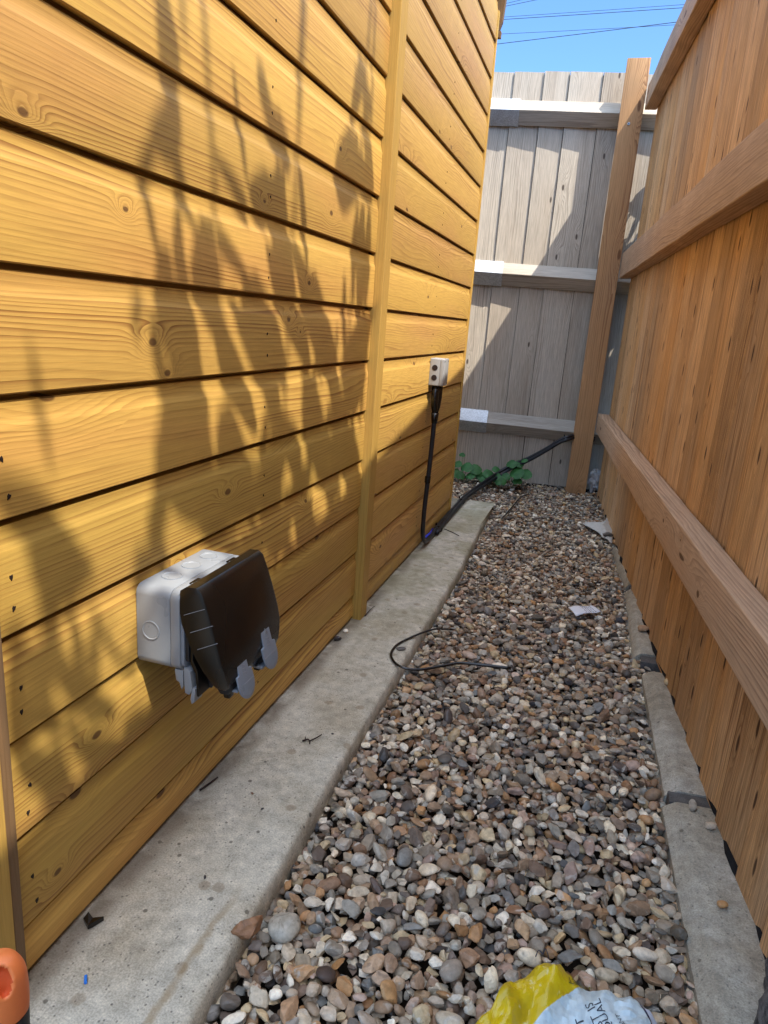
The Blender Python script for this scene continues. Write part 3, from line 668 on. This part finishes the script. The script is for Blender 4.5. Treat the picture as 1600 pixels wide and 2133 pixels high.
cb=thing('black_cable','black sheathed cable dropping from the small grey box down the shed wall','cable',(.02,2.22,0))
m=MB(); m.tube([(.021,2.206,.5570),(.021,2.206,.52),(.022,2.207,.49),(.024,2.211,.455)],[.0125,.0125,.0115,.006],12); m.tube([(.027,2.229,.5570),(.027,2.229,.52),(.026,2.225,.49),(.025,2.215,.455)],[.0120,.012,.011,.006],12); m.tube([(.0245,2.213,.47),(.0245,2.213,.450),(.0245,2.212,.435)],[.013,.0115,.0088],12)
m.build('heat_shrink_boot',M_black,cb,smooth=True)
p=catmull([(.0245,2.212,.445),(.0245,2.208,.36),(.024,2.203,.28),(.022,2.200,.20),(.020,2.202,.12),(.020,2.213,.055),(.022,2.25,.022),(.020,2.33,.0135),(.014,2.46,.0125)],6)
m=MB(); m.tube(p,.0078,12); m.build('sheath',M_cable,cb,smooth=True)
m=MB(); m.tube([(.0225,2.2005,.262),(.0225,2.200,.24)],.0098,12); m.build('joint_sleeve',M_black,cb,smooth=False,autos=40)
for k,(off,lab) in enumerate((((0,0,0),'upper one of two black cables climbing from the concrete to the brown post'),((.013,-.006,-.011),'lower one of two black cables tied together, climbing to the brown post'))):
    dx,dy,dz=off
    c=thing('black_conduit',lab,'cable',(.01,2.47,0),group='pair of black cables tied together')
    p=catmull([(.016+dx,2.40,.013),(.011+dx,2.55,.0125),(.010+dx,2.80,.0125),(.012+dx,3.00,.014),(.035+dx,3.20,.022+dz*.3),(.085+dx,3.42+dy,.048+dz),(.150+dx*.5,3.47+dy,.092+dz),(.235+dx*.3,3.475+dy,.143+dz),(.320,3.478+dy,.205+dz),(.372,3.48+dy,.248+dz*1.1),(.415,3.492+dy,.268+dz*1.1),(.470,3.585+dy*.3,.275+dz),(.53,3.575,.26+dz)],6)
    m=MB(); m.tube(p,.0078,12); m.build('sheath',M_cable,c,smooth=True)
for k,(x,y,z,dn,lab) in enumerate(((.016,2.46,.012,(0,1,0),'black cable tie at the near end of the cables by the shed wall'),(.011,2.92,.013,(0,1,0),'black cable tie where the cables leave the concrete'),(.155,3.467,.090,(.8,.05,.6),'black cable tie halfway up the sloping cables'),(.392,3.484,.254,(.9,.1,.3),'black cable tie on the cables next to the brown post'))):
    m=MB(); d=Vector(dn).normalized(); u=d.cross(Vector((0,0,1))).normalized(); v_=u.cross(d)
    R=[]
    for s_ in (-.002,.002):
        R.append([Vector((x+.004,y,z-.003))+d*s_+u*(.017*math.cos(t*math.pi/8))+v_*(.0125*math.sin(t*math.pi/8)) for t in range(16)])
    m.loft(R); q=Vector((x,y,z))+v_*.012-u*.004; m.box(q.x-.003,q.x+.003,q.y-.003,q.y+.003,q.z,q.z+.009)
    o=m.build('cable_tie',M_black); tag(o,lab,'cable tie',group='cable ties')
m=MB(); m.tube(catmull([(.275,3.33,-.005),(.245,3.22,.002),(.232,3.05,.001),(.222,2.88,.000),(.213,2.80,-.004)],6),[.0035]*30+[.0035]*1 if False else .0032,8); tag(m.build('loose_cord',M_black,smooth=True),'short thin black cord lying on the far gravel','cord')
m=MB(); cp=catmull([(.252,1.640,-.004),(.212,1.604,.004),(.188,1.567,.0045),(.164,1.519,.0045),(.148,1.469,.0045),(.152,1.417,.0045),(.181,1.380,.003),(.222,1.388,-.002),(.268,1.428,-.002),(.306,1.460,-.001),(.360,1.474,-.001),(.419,1.487,-.002)],6)
rad=[.0030+.0016*min(1,max(0,(i-30)/30)) for i in range(len(cp))]
m.tube(cp,rad,10,flat=.75); tag(m.build('looped_cord',M_black,smooth=True),'thicker black cord looping from the gravel over the concrete lip and back','cord')
m=MB(); m.tube([(.002,2.325,.010),(.010,2.40,.012),(.004,2.44,.011)],.0055,8); tag(m.build('blue_plug',plain('deep_blue_plastic',(.01,.02,.45),.4,.5),smooth=True),'small deep blue plastic plug behind the cable at the shed foot','wall plug')
# ============================================================= BITS ON THE CONCRETE
def twig(name,label,pts,r,forks=()):
    m=MB(); m.tube(catmull(pts,4),[r*(1-.5*i/(len(pts)*4)) for i in range((len(pts)-1)*4+1)],6)
    for f in forks: m.tube(f,[r*.8,r*.4],6)
    tag(m.build(name,M_bark,smooth=True),label,'twig')
twig('twig','crooked dark twig lying across the middle of the concrete path',[(.101,1.030,.003),(.109,1.037,.004),(.113,1.036,.003),(.121,1.045,.005),(.127,1.058,.006)],.0017,[((.113,1.036,.003),(.117,1.026,.003)),((.105,1.034,.003),(.102,1.041,.005))])
twig('twig','straight dark twig on the concrete tight against the shed foot, below the socket',[(.006,.842,.003),(.011,.862,.003),(.016,.880,.004)],.0018)
twig('twig','little curled twig beside the foot of the upright batten',[(.024,1.605,.002),(.027,1.635,.007),(.031,1.665,.008)],.0015)
twig('twig','long thin stick across the far end of the concrete path',[(.035,2.50,.003),(.075,2.47,.003),(.105,2.44,.003)],.0016)
m=MB(); q=[(.006,.575),(.020,.566),(.023,.570),(.029,.584),(.016,.580),(.007,.583)]; m.loft([[(x,y,.0008) for x,y in q],[(x,y,.0042+.003*(i%2)) for i,(x,y) in enumerate(q)]]); tag(m.build('plastic_scrap',M_black),'black torn plastic scrap on the concrete near the shed corner','scrap')
m=MB(); m.tube([(.0605,.5135,.002),(.0665,.5060,.0022)],.0018,10); tag(m.build('wire_offcut',M_blue,smooth=False,autos=50),'tiny bright blue wire offcut on the concrete','wire offcut')
for i,(x,y,lab) in enumerate(((.142,1.075,'small black crumb right of the crooked twig'),(.116,.842,'small black crumb on the plain concrete nearest the gravel lip'),(.107,.690,'thin black flake between the shed foot and the ochre dirt line'),(.085,.868,'reddish crumb in the middle of the concrete'))):
    o=stones_mesh('crumb',[(0,0,0,.0028,.5,1.4,1,14+i,i,.1,0,9 if i<3 else 3,9,1)],M_peb); o.location=(x,y,.0018); tag(o,lab,'crumb')
# ============================================================= PAPER, CLOTH
def sheet(name,corners,nu,nv,hf,mat,thick=.0006,par=None):
    m=MB(); a,b,c,d=[Vector(p) for p in corners]; R=[]
    for i in range(nu+1):
        u=i/nu; row=[]
        for j in range(nv+1):
            v=j/nv; p=(a*(1-u)+b*u)*(1-v)+(d*(1-u)+c*u)*v; p.z+=hf(u,v); row.append(p)
        R.append(row)
    m.loft(R,caps=False,close=False); return m.build(name,mat,par,smooth=True,solid=thick,fix=False)
pp=thing('paper_scrap','folded white paper slip with grey writing lying on the gravel','paper',(.57,1.935,0))
PC=[(.524,1.933,-.004),(.549,1.883,-.004),(.614,1.952,-.002),(.585,1.983,-.002)]
hf=lambda u,v:.003*math.sin(v*5.5)+.002*math.sin(u*4)
sheet('sheet',PC,6,16,hf,M_paper,.0012,pp)
def onpap(u,v,h=.0011):
    a,b,c,d=[Vector(p) for p in PC]; p=(a*(1-u)+b*u)*(1-v)+(d*(1-u)+c*u)*v; p.z+=hf(u,v)+h; return p
m=MB(); rr=random.Random(2)
for r_ in range(5):
    v=.45+r_*.095; u=.15
    while u<.9:
        l=rr.uniform(.03,.09); dv=rr.uniform(-.02,.02); m.tube([onpap(u,v),onpap(u+l*.5,v+dv),onpap(u+l,v)],.00035+.0004*rr.random(),4); u+=l+rr.uniform(.02,.06)
m.build('handwriting',M_ink,pp)
M_cloth=plain('off_white_fabric',(.55,.52,.46),.95,.1,var=.12,sc=500,bst=.3)
ring=[(.530,2.915),(.556,2.945),(.590,2.965),(.615,2.985),(.626,3.035),(.636,3.115),(.643,3.02),(.648,2.93),(.651,2.84),(.650,2.75),(.647,2.66),(.640,2.645),(.630,2.69),(.612,2.74),(.600,2.79),(.585,2.82),(.560,2.85),(.540,2.885)]
m=MB(); cx,cy=.612,2.87; R=[]
for k in range(9):
    t=k/8; row=[]
    for (x,y) in ring:
        X=cx+(x-cx)*t; Y=cy+(y-cy)*t; z=.004+.010*(1-t)+.006*nz(X,Y,1,18)-.008*t*t*(1 if x<.63 else .1)+(.018 if (x,y)==(.636,3.115) else 0)*t**3
        row.append((X,Y,z))
    R.append(row)
m.loft(R,caps=False); tag(m.build('cloth_scrap',M_cloth,smooth=True,solid=.002,fix=False),'off-white cloth corner poking out of the gravel by the right fence','cloth')
# crumpled white and black plastic behind the post
m=MB(); v,f=ico(4)
for p in v:
    q=Vector(p); k=1+.5*mnoise.noise(q*2.2+Vector((3,0,0)))+.25*abs(mnoise.noise(q*5)); m.v.append((p[0]*.030*k,p[1]*.03*k,p[2]*.05*k)); m.b.append(0)
for q in f: m.f.append(tuple(int(i) for i in q)); m.m.append(0)
o=m.build('crumpled_bag',plain('crumpled_pale_plastic',(.42,.44,.46),.3,.5,var=.5,sc=60,bst=.3)); o.location=(.560,3.555,.055); tag(o,'crumpled pale plastic wedged behind the foot of the brown post','plastic bag')
# ============================================================= WEEDS
def leaf_blade(m,c,r,n_,up,rot):
    # heart-ish rounded leaf, cupped
    c=Vector(c); nrm=Vector(n_).normalized(); a=nrm.cross(Vector(up)).normalized(); b=a.cross(nrm)
    R=[]
    for k in (0,.35,.7,1):
        row=[]
        for t in range(14):
            th=2*math.pi*t/14+rot; rad=r*(1+.18*math.cos(th-rot)-.22*max(0,math.cos(th-rot-math.pi))**6+.06*math.cos(5*th))*max(k,.02)
            row.append(c+a*(rad*math.sin(th))+b*(rad*math.cos(th))+nrm*(.25*r*k*k*(math.cos(2*th))*.5-.12*r*k*k))
        R.append(row)
    m.loft(R,caps=False)
def weed(label,x,y,leaves,seed):
    rr=random.Random(seed); leaves=[(a*1.15,b*1.15+.004,c*1.32,d) for a,b,c,d in leaves]; root=thing('broadleaf_weed',label,'weed',(x,y,-.02),group='broad-leaved weeds at the back fence foot')
    for (dx,dz,r,dy) in leaves:
        m=MB(); leaf_blade(m,(x+dx,y+dy,dz),r,(rr.uniform(-.4,.4),-.75,rr.uniform(.5,1.1)),(0,0,1),rr.uniform(-1,1)); m.build('leaf',M_weed,root,smooth=True,fix=False)
    m=MB()
    for (dx,dz,r,dy) in leaves: m.tube([(x,y,-.03),(x+dx*.6,y+dy*.5,dz*.4),(x+dx,y+dy+.004,dz-.004)],.0013,5)
    m.build('stem',M_weed,root,smooth=True)
weed('leafy green weed left of the sloping cables, beside the shed corner',-.075,3.46,[(-.035,.055,.020,-.02),(.008,.048,.024,-.03),(.045,.045,.026,-.03),(.03,.018,.020,-.05),(-.01,.012,.018,-.05),(-.03,.02,.020,-.04),(.07,.02,.020,-.03),(-.02,.098,.012,0)],1)
weed('leafy green weed in the middle of the back fence foot, under the cables',.075,3.44,[(-.02,.035,.024,-.03),(.015,.028,.020,-.04),(.04,.015,.022,-.05),(-.035,.012,.018,-.05),(.055,.032,.018,-.02),(.01,.055,.016,0)],2)
weed('leafy green weed with the largest leaf, right of the cables at the fence foot',.175,3.46,[(-.02,.085,.020,-.01),(.012,.090,.018,0),(.005,.052,.030,-.03),(.042,.050,.028,-.03),(-.03,.030,.018,-.03),(.035,.108,.013,0),(.02,.02,.018,-.04)],3)
m=MB(); rr=random.Random(4)
for i in range(70):
    x=rr.uniform(-.02,.25); y=rr.uniform(3.30,3.46); z=surf(x,y)+rr.uniform(.004,.014); leaf_blade(m,(x,y,z),rr.uniform(.006,.012),(rr.uniform(-.6,.6),rr.uniform(-.6,.6),1),(0,1,.1),rr.uniform(0,6))
tag(m.build('dead_leaves',plain('dead_leaf',(.075,.04,.02),.9,.2,var=.5),smooth=True,fix=False),'brown withered leaf litter under the weeds','leaf litter',kind='stuff')
# ============================================================= COMPOST BAG
bag=thing('compost_bag','crumpled yellow and white plastic compost bag on the gravel at the frame bottom','plastic bag',(.60,.60,-.02))
def tri_noise(x,y,c,seed):
    u,v=x/c,y/c; i,j=math.floor(u),math.floor(v); f,g=u-i,v-j
    h=lambda a,b:(math.sin(a*127.1+b*311.7+seed*74.7)*43758.5453)%1
    a00,a10,a01,a11=h(i,j),h(i+1,j),h(i,j+1),h(i+1,j+1)
    return a00+(a10-a00)*f+(a11-a10)*g if f>g else a00+(a11-a01)*f+(a01-a00)*g
def bh(x,y):
    # folded film: creased facets
    X=x*.9+y*.43;Y=y*.9-x*.43
    z=.010+.020*tri_noise(X,Y,.034,1)+.011*tri_noise(Y,X+.3,.017,2)+.004*tri_noise(X-Y,X+Y,.009,3)+.0012*nz(x,y,2,120)
    z+=.034*max(0,1-math.hypot((x-.566)/.045,(y-.672)/.050))+.016*max(0,1-math.hypot((x-.52)/.03,(y-.635)/.05))+.018*max(0,1-math.hypot((x-.64)/.06,(y-.665)/.05))
    return z
top=[(.478,.580),(.490,.605),(.507,.622),(.513,.648),(.523,.664),(.540,.683),(.556,.700),(.566,.708),(.582,.703),(.600,.699),(.618,.697),(.636,.697),(.652,.695),(.668,.690),(.684,.680),(.700,.655)]
m=MB(); R=[]; NU=150; NV=60
tx=[p[0] for p in top]; ty=[p[1] for p in top]
for i in range(NU+1):
    x=.478+(.700-.478)*i/NU; yt=float(np.interp(x,tx,ty)); yb=.42+.03*math.sin(x*40); row=[]
    for j in range(NV+1):
        v=j/NV; y=yt+(yb-yt)*v; e=min(1,v/.07); s_=min(1,min(i,NU-i)/5)
        row.append((x,y,-.016+(bh(x,y)+.012)*(e**.5)*(s_**.6)))
    R.append(row)
m.loft(R,caps=False,close=False)
def bagmat():
    t=NT('printed_bag_film'); o=t.obj(); X,Y,Z=t.sep(o); n=t.noise(o,90,4,.6); n2=t.noise(o,28,3); n3=t.noise(o,400,3,.7)
    X=t.add(X,.60); Y=t.add(Y,.60)
    yel=t.mix(t.rng(n2,.4,.7),(.66,.46,.008),(.50,.35,.012)); yel=t.mix(t.rng(n,.60,.72,0,.6),yel,(.70,.68,.40)); yel=t.mix(t.rng(n3,.66,.74,0,.6),yel,(.12,.07,.02))
    wh=t.mix(t.rng(n,.4,.7),(.56,.64,.64),(.44,.53,.56)); wh=t.mix(t.rng(n3,.68,.76,0,.5),wh,(.2,.17,.12))
    # white panel right of the seam x + .9(y-.69)... ; navy and red at the far right
    s_=t.add(X,t.mul(t.math('SUBTRACT',.690,Y),-.55)); 
    s1=t.add(X,t.mul(t.math('SUBTRACT',Y,.69),-.85)); k=t.rng(t.add(s1,t.mul(t.math('SUBTRACT',n2,.5),.006)),.6115,.6128,0,1); c=t.mix(k,yel,wh)
    s2=t.add(X,t.mul(t.math('SUBTRACT',Y,.692),.6)); c=t.mix(t.rng(s2,.650,.6512),c,(.02,.025,.07)); c=t.mix(t.rng(s2,.6535,.6545),c,(.55,.58,.66)); c=t.mix(t.rng(s2,.6655,.6665),c,(.04,.035,.05)); c=t.mix(t.rng(s2,.677,.678),c,(.55,.015,.02))
    # black strap lines on the yellow side
    e=t.math('ABSOLUTE',t.add(t.math('SUBTRACT',X,.494),t.mul(t.math('SUBTRACT',Y,.615),-.7))); c=t.mix(t.rng(e,.0045,.0040),c,(.015,.015,.015))
    t.bump(n,.15,.001); return t.fin(c,t.rng(n2,.3,.7,.22,.42,False),.5)
m.build('film',bagmat(),bag,autos=9,solid=.0004,fix=False)
def bag_text(txt,x,y,size,rot,mat,name='printed_text'):
    cu=bpy.data.curves.new(name,'FONT'); cu.body=txt; cu.size=size; cu.align_x='LEFT'; cu.resolution_u=3
    o=bpy.data.objects.new('tmp',cu); COL.objects.link(o); me=bpy.data.meshes.new_from_object(o); bpy.data.objects.remove(o)
    bm=bmesh.new(); bm.from_mesh(me); bmesh.ops.triangulate(bm,faces=bm.faces); bmesh.ops.subdivide_edges(bm,edges=[e for e in bm.edges if e.calc_length()>size*.25],cuts=2,use_grid_fill=True)
    ca,sa=math.cos(rot),math.sin(rot)
    for v in bm.verts:
        X=x+v.co.x*ca-v.co.y*sa; Y=y+v.co.x*sa+v.co.y*ca; v.co=(X-.60,Y-.60,-.016+bh(X,Y)+.012+.0008+.02)
    bm.to_mesh(me); bm.free(); me.materials.append(mat); ob=bpy.data.objects.new(name,me); COL.objects.link(ob); ob.parent=bag
M_pr=plain('dark_print',(.03,.035,.05),.4,.4); r0=math.radians(122)
bag_text('ALL PEAT',.630,.596,.0125,r0,M_pr); bag_text('COMPOST IS',.6485,.597,.0125,r0,M_pr); bag_text('CREATED EQUAL',.668,.582,.0120,r0,M_pr); bag_text('FANCYWORDPLANT',.676,.596,.0072,r0,M_pr); bag_text('TINIER',.683,.606,.008,r0,plain('navy_print',(.02,.04,.14),.4,.4))
bag_text('WHET',.612,.6895,.0115,math.radians(205),plain('olive_print',(.16,.14,.02),.4,.4)); bag_text('W',.560,.700,.016,math.radians(190),M_pr)
# ============================================================= HAND TOOL (bottom left)
tl=thing('hammer','hammer stood on its head, its black handle ending in an orange cap with a hole','hammer',(.196,.283,0))
m=MB(); R=[]
def ell(cx,cy,z,a,b,n=24,tx=0): return [(cx+a*math.cos(2*math.pi*k/n),cy+b*math.sin(2*math.pi*k/n),z+tx*math.cos(2*math.pi*k/n)) for k in range(n)]
hx,hy=.1945,.283
for z,a,b in ((.040,.0125,.011),(.10,.013,.011),(.16,.0165,.013),(.20,.0185,.0145),(.252,.0200,.0158),(.2705,.0207,.0166)): R.append(ell(hx,hy,z,a,b,tx=.008*(z/.28)))
m.loft(R); m.build('handle',M_blackm,tl,smooth=False,autos=50)
prof=[(.2708,.0206,.0164),(.280,.0212,.0170),(.293,.0212,.0170),(.304,.0202,.0162),(.312,.0175,.0140),(.3175,.0135,.0110),(.3205,.0075,.0060),(.321,.0008,.0008)]
HC=Vector((.2080,.2765,.3125)); HN=Vector((.60,-.42,.68)).normalized(); T1=Vector((-.45,.25,.86)); T1=(T1-HN*T1.dot(HN)).normalized(); T2=HN.cross(T1)
m=MB(); R=[]; CP=catmull([(a,b,z) for z,a,b in prof],7)
for c in CP:
    row=[]
    for p in ell(hx,hy,c.z,c.x,c.y,72,tx=.008 if c.z<.30 else .008*max(0,1-(c.z-.30)/.021*.6)):
        q=Vector(p); d=q-HC; k=1-(d.dot(T1)/.0098)**2-(d.dot(T2)/.0050)**2
        if k>0 and d.dot(HN)>-.008: q-=HN*(.0060*min(1,k*1.8)**.6)
        row.append(q)
    R.append(row)
m.loft(R)
for i,f in enumerate(m.f):
    c=Vector((0,0,0))
    for v_ in f: c+=Vector(m.v[v_])/len(f)
    d=c-HC
    if 1-(d.dot(T1)/.0094)**2-(d.dot(T2)/.0046)**2>0 and d.dot(HN)>-.010: m.m[i]=1
m.build('end_cap',[M_orange,plain('deep_orange_recess',(.62,.09,.02),.6,.3)],tl,smooth=True)
m=MB(); m.box(hx-.055,hx+.045,hy-.018,hy+.018,.0005,.0395); m.build('head',M_nail,tl,bevel=.004)
# ============================================================= OVERHEAD WIRES
def wire(lab,p,q,r):
    a=Vector(p);b=Vector(q);d=b-a; m=MB(); pts=[a+d*t for t in (-4,-2,-.5,0,.5,1,1.5,3,6)]
    for i,t in enumerate((-4,-2,-.5,0,.5,1,1.5,3,6)): pts[i].z+= .002*((t-.5)**2-.25)*8
    m.tube(pts,r,6); tag(m.build('overhead_wire',M_wire,smooth=True),lab,'wire','overhead wires across the sky')
wire('topmost overhead wire, just touching the top of the frame',(-4.03,25,10.533),(-2.93,25,10.72),.006)
wire('second overhead wire from the top, close under the topmost',(-4.03,25,10.46),(-2.35,25,10.70),.007)
wire('upper thin wire of the middle pair',(-3.99,25,10.167),(1.09,25,10.265),.0055)
wire('lower dark wire of the middle pair',(-3.98,25,10.101),(1.10,25,10.185),.008)
wire('faint lowest-but-one wire crossing the steep one',(-4.22,26,10.06),(-.65,26,10.09),.006)
wire('lowest wire, darkest and rising most steeply to the right',(-4.115,25,9.431),(.965,25,9.815),.009)
# ============================================================= SHADOW-CASTING SHRUB (stands beyond the right fence)
LEAF=[[(0.766,1.093,0.0168),(0.781,1.043,0.0176),(0.787,1.002,0.0181),(0.791,0.964,0.0185)],[(0.791,0.979,0.0267),(0.776,0.929,0.0262),(0.78,0.905,0.0267)],[(0.781,0.946,0.0125),(0.751,0.919,0.0118),(0.734,0.885,0.0114),(0.736,0.856,0.0116)],[(0.792,0.928,0.0109),(0.805,0.894,0.0113),(0.815,0.863,0.0117),(0.854,0.829,0.0127)],[(0.734,0.875,0.0062),(0.746,0.837,0.0064),(0.754,0.806,0.0066)],[(0.929,1.057,0.0063),(0.942,1.01,0.0065),(0.958,0.967,0.0068),(0.974,0.921,0.0071)],[(1.003,1.087,0.0157),(1.019,1.05,0.0164),(1.046,1.013,0.0173),(1.072,0.973,0.0183)],[(1.059,1.042,0.0208),(1.087,0.997,0.022),(1.104,0.959,0.0228)],[(0.882,0.943,0.0178),(0.913,0.927,0.019),(0.947,0.903,0.0204),(0.976,0.87,0.0217)],[(1.041,0.953,0.0332),(1.019,0.916,0.0323),(1.026,0.87,0.0331)],[(1.081,0.968,0.0287),(1.073,0.912,0.0287),(1.099,0.844,0.0304),(1.143,0.771,0.0331)],[(1.152,0.983,0.0094),(1.174,0.906,0.0099),(1.199,0.823,0.0105)],[(1.416,1.242,0.0209),(1.416,1.198,0.0211),(1.398,1.144,0.0208),(1.387,1.1,0.0207)],[(1.387,1.205,0.0279),(1.437,1.18,0.0299),(1.48,1.141,0.0318)],[(1.391,1.096,0.052),(1.371,1.038,0.0513),(1.373,0.979,0.052),(1.363,0.943,0.0516)],[(1.411,1.072,0.0457),(1.448,1.028,0.0483),(1.506,0.984,0.0523)],[(1.454,1.151,0.0196),(1.49,1.063,0.0208),(1.531,0.988,0.0222)],[(1.473,0.978,0.0207),(1.472,0.904,0.0209),(1.484,0.808,0.0216),(1.496,0.708,0.0223)],[(1.514,0.976,0.0187),(1.519,0.87,0.0191),(1.523,0.77,0.0196)],[(1.44,0.964,0.0142),(1.434,0.88,0.0143),(1.442,0.786,0.0147)],[(1.556,0.771,0.0679),(1.49,0.688,0.0637),(1.483,0.604,0.064),(1.485,0.54,0.0649)],[(0.865,0.866,0.027),(0.86,0.806,0.0272),(0.869,0.758,0.028),(0.892,0.707,0.0297)],[(0.896,0.852,0.0212),(0.936,0.813,0.0232),(0.972,0.79,0.0249)],[(0.8,0.866,0.0113),(0.801,0.811,0.0115),(0.814,0.767,0.012),(0.831,0.72,0.0126)],[(0.769,0.819,0.0195),(0.773,0.764,0.02),(0.787,0.707,0.0209),(0.806,0.646,0.0222)],[(0.804,0.789,0.0191),(0.82,0.719,0.0201),(0.831,0.67,0.0208),(0.867,0.602,0.0228)],[(0.986,0.805,0.0419),(1.02,0.751,0.045),(1.056,0.692,0.0485),(1.116,0.627,0.0541)],[(1.047,0.852,0.0328),(1.104,0.785,0.0366),(1.157,0.724,0.0403),(1.216,0.656,0.0446)],[(1.135,0.863,0.0283),(1.202,0.791,0.0319),(1.256,0.708,0.035),(1.343,0.613,0.0402)],[(1.22,0.825,0.0281),(1.275,0.743,0.031),(1.337,0.652,0.0343),(1.379,0.551,0.0369)],[(0.891,0.74,0.0256),(0.926,0.68,0.0277),(0.963,0.622,0.0301),(1.013,0.557,0.0333)],[(0.93,0.774,0.0232),(0.99,0.707,0.0262),(1.06,0.63,0.03),(1.101,0.562,0.0326)],[(0.787,0.672,0.0424),(0.808,0.608,0.0451),(0.796,0.552,0.0447),(0.773,0.498,0.0433)],[(0.855,0.63,0.0307),(0.843,0.578,0.0304),(0.855,0.508,0.0318),(0.83,0.457,0.0307)],[(0.774,0.536,0.0321),(0.818,0.488,0.0357),(0.868,0.447,0.0397),(0.925,0.41,0.0444)],[(0.754,0.589,0.0202),(0.768,0.525,0.0212),(0.751,0.477,0.0208),(0.739,0.414,0.0206)],[(0.92,0.611,0.0349),(0.936,0.552,0.0364),(0.968,0.486,0.0392),(1.003,0.414,0.0423)],[(1.062,0.599,0.0303),(1.142,0.54,0.0348),(1.193,0.442,0.0383)],[(1.216,0.656,0.0401),(1.248,0.573,0.0427),(1.281,0.494,0.0454),(1.346,0.391,0.0504)],[(1.37,0.611,0.0472),(1.411,0.527,0.0505),(1.488,0.43,0.0563),(1.541,0.315,0.0611)],[(1.121,0.56,0.0494),(1.087,0.497,0.0475),(1.072,0.431,0.0471),(1.158,0.346,0.0546)],[(1.236,0.472,0.0476),(1.197,0.403,0.0456),(1.277,0.314,0.0519)],[(1.357,0.513,0.0305),(1.397,0.424,0.0327),(1.381,0.341,0.0324)],[(0.881,0.531,0.0331),(0.923,0.472,0.0364),(0.97,0.414,0.04)],[(0.495,0.587,0.0238),(0.521,0.563,0.0259),(0.549,0.522,0.0284),(0.572,0.479,0.0307)],[(0.55,0.537,0.0284),(0.566,0.492,0.0301),(0.577,0.445,0.0315),(0.56,0.412,0.0305)],[(0.594,0.483,0.018),(0.606,0.446,0.0188),(0.589,0.417,0.0182)],[(0.72,0.453,0.0245),(0.729,0.418,0.0252),(0.708,0.385,0.0243)],[(0.661,0.378,0.0132),(0.625,0.361,0.0122),(0.592,0.346,0.0113)],[(0.626,0.379,0.0057),(0.658,0.327,0.0062),(0.694,0.283,0.0068)],[(0.526,0.404,0.0155),(0.557,0.363,0.0171),(0.59,0.31,0.0189)],[(0.503,0.351,0.0178),(0.538,0.303,0.0199),(0.58,0.272,0.0224)],[(0.563,0.348,0.0174),(0.605,0.296,0.0197),(0.654,0.236,0.0226)],[(0.645,0.241,0.0309),(0.603,0.253,0.0279),(0.556,0.256,0.0248)],[(0.504,0.288,0.0213),(0.534,0.245,0.0235),(0.566,0.185,0.026)],[(0.579,0.254,0.0225),(0.634,0.2,0.0261),(0.668,0.127,0.0289)],[(0.495,0.338,0.0117),(0.51,0.285,0.0124),(0.513,0.247,0.0127)],[(0.546,0.213,0.028),(0.572,0.154,0.0305),(0.628,0.09,0.0356)],[(0.683,0.234,0.0289),(0.711,0.174,0.0312),(0.67,0.156,0.0287)],[(0.492,0.43,0.0084),(0.513,0.4,0.009),(0.522,0.357,0.0094)],[(0.971,0.405,0.0321),(1.077,0.35,0.0386),(1.207,0.293,0.0473)],[(1.038,0.405,0.0269),(1.118,0.32,0.031)],[(1.201,0.354,0.0394),(1.28,0.282,0.0445),(1.261,0.224,0.0439)],[(1.381,0.341,0.0443),(1.36,0.28,0.0436),(1.312,0.229,0.0414)],[(0.855,0.443,0.0258),(0.925,0.394,0.0297),(1.081,0.295,0.0393)]]
sh=thing('tall_shrub','tall strap-leaved shrub beyond the right fence whose leaves shade the shed boards','shrub',(1.25,.1,-.05))
rr=random.Random(21); m=MB()
K=SUN/SUN.x
def ribbon(m,pts,X):
    # centre line on the wall (y,z,halfwidth) lifted along the sun ray to distance X
    pts=[(a,b,c) for a,b,c in pts]; n=len(pts); P=[]
    for i in range(n): P.append(Vector((pts[i][0],pts[i][1],pts[i][2])))
    C=catmull(P,5); R=[]; N=len(C)
    ax=Vector((-SUN.y,SUN.x,0)).normalized()
    for i,c in enumerate(C):
        t=i/(N-1); wv=1.05*c.z*(.25+.95*math.sin(math.pi*(t*.9+.06))); base=Vector((0,c.x,c.y))+K*(X+.04*math.sin(t*3))
        side=Vector((0,1,0)); R.append([base-side*wv,base+Vector((.004,0,0)),base+side*wv])
    m.loft(R,caps=False,close=False)
for st in LEAF:
    zz=sum(q[1] for q in st)/len(st); ribbon(m,st,rr.uniform(.64,.80) if zz>.62 else rr.uniform(.93,1.12))
# extra small leaves on hanging twigs
for i in range(150):
    y=rr.uniform(.50,1.62); z=rr.uniform(.12,.85)
    if z>.55+.25*math.sin(y*6) and rr.random()<.8: continue
    l=rr.uniform(.03,.08); dx=rr.uniform(-.03,.03); w_=rr.uniform(.005,.011)
    ribbon(m,[(y,z+l,w_),(y+dx*.5,z,w_),(y+dx,z-l,w_)],rr.uniform(.90,1.15))
crown=m.build('foliage',M_leaf,sh,smooth=True,fix=False)
m=MB()
for i in range(3):
    y=.80+.34*i; p=Vector((0,y,1.35+.1*math.sin(i*2)))+K*rr.uniform(1.05,1.2); b0=Vector((1.25,.1,.4)); mid=(p+b0)/2+Vector((.25,rr.uniform(-.1,.1),.3)); top_=p+Vector((rr.uniform(-.05,.05),0,rr.uniform(.1,.3)))
    m.tube(catmull([b0,mid,top_,p,Vector((0,y+rr.uniform(-.03,.03),1.05))+K*1.12],5),[.016*(1-.035*k) for k in range(21)] and .006,6)
m.build('branch',M_bark,sh,smooth=True)
m=MB(); m.tube([(1.25,.1,-.08),(1.24,.11,.2),(1.25,.1,.5)],[.05,.04,.03],10); m.build('trunk',M_bark,sh,smooth=True)
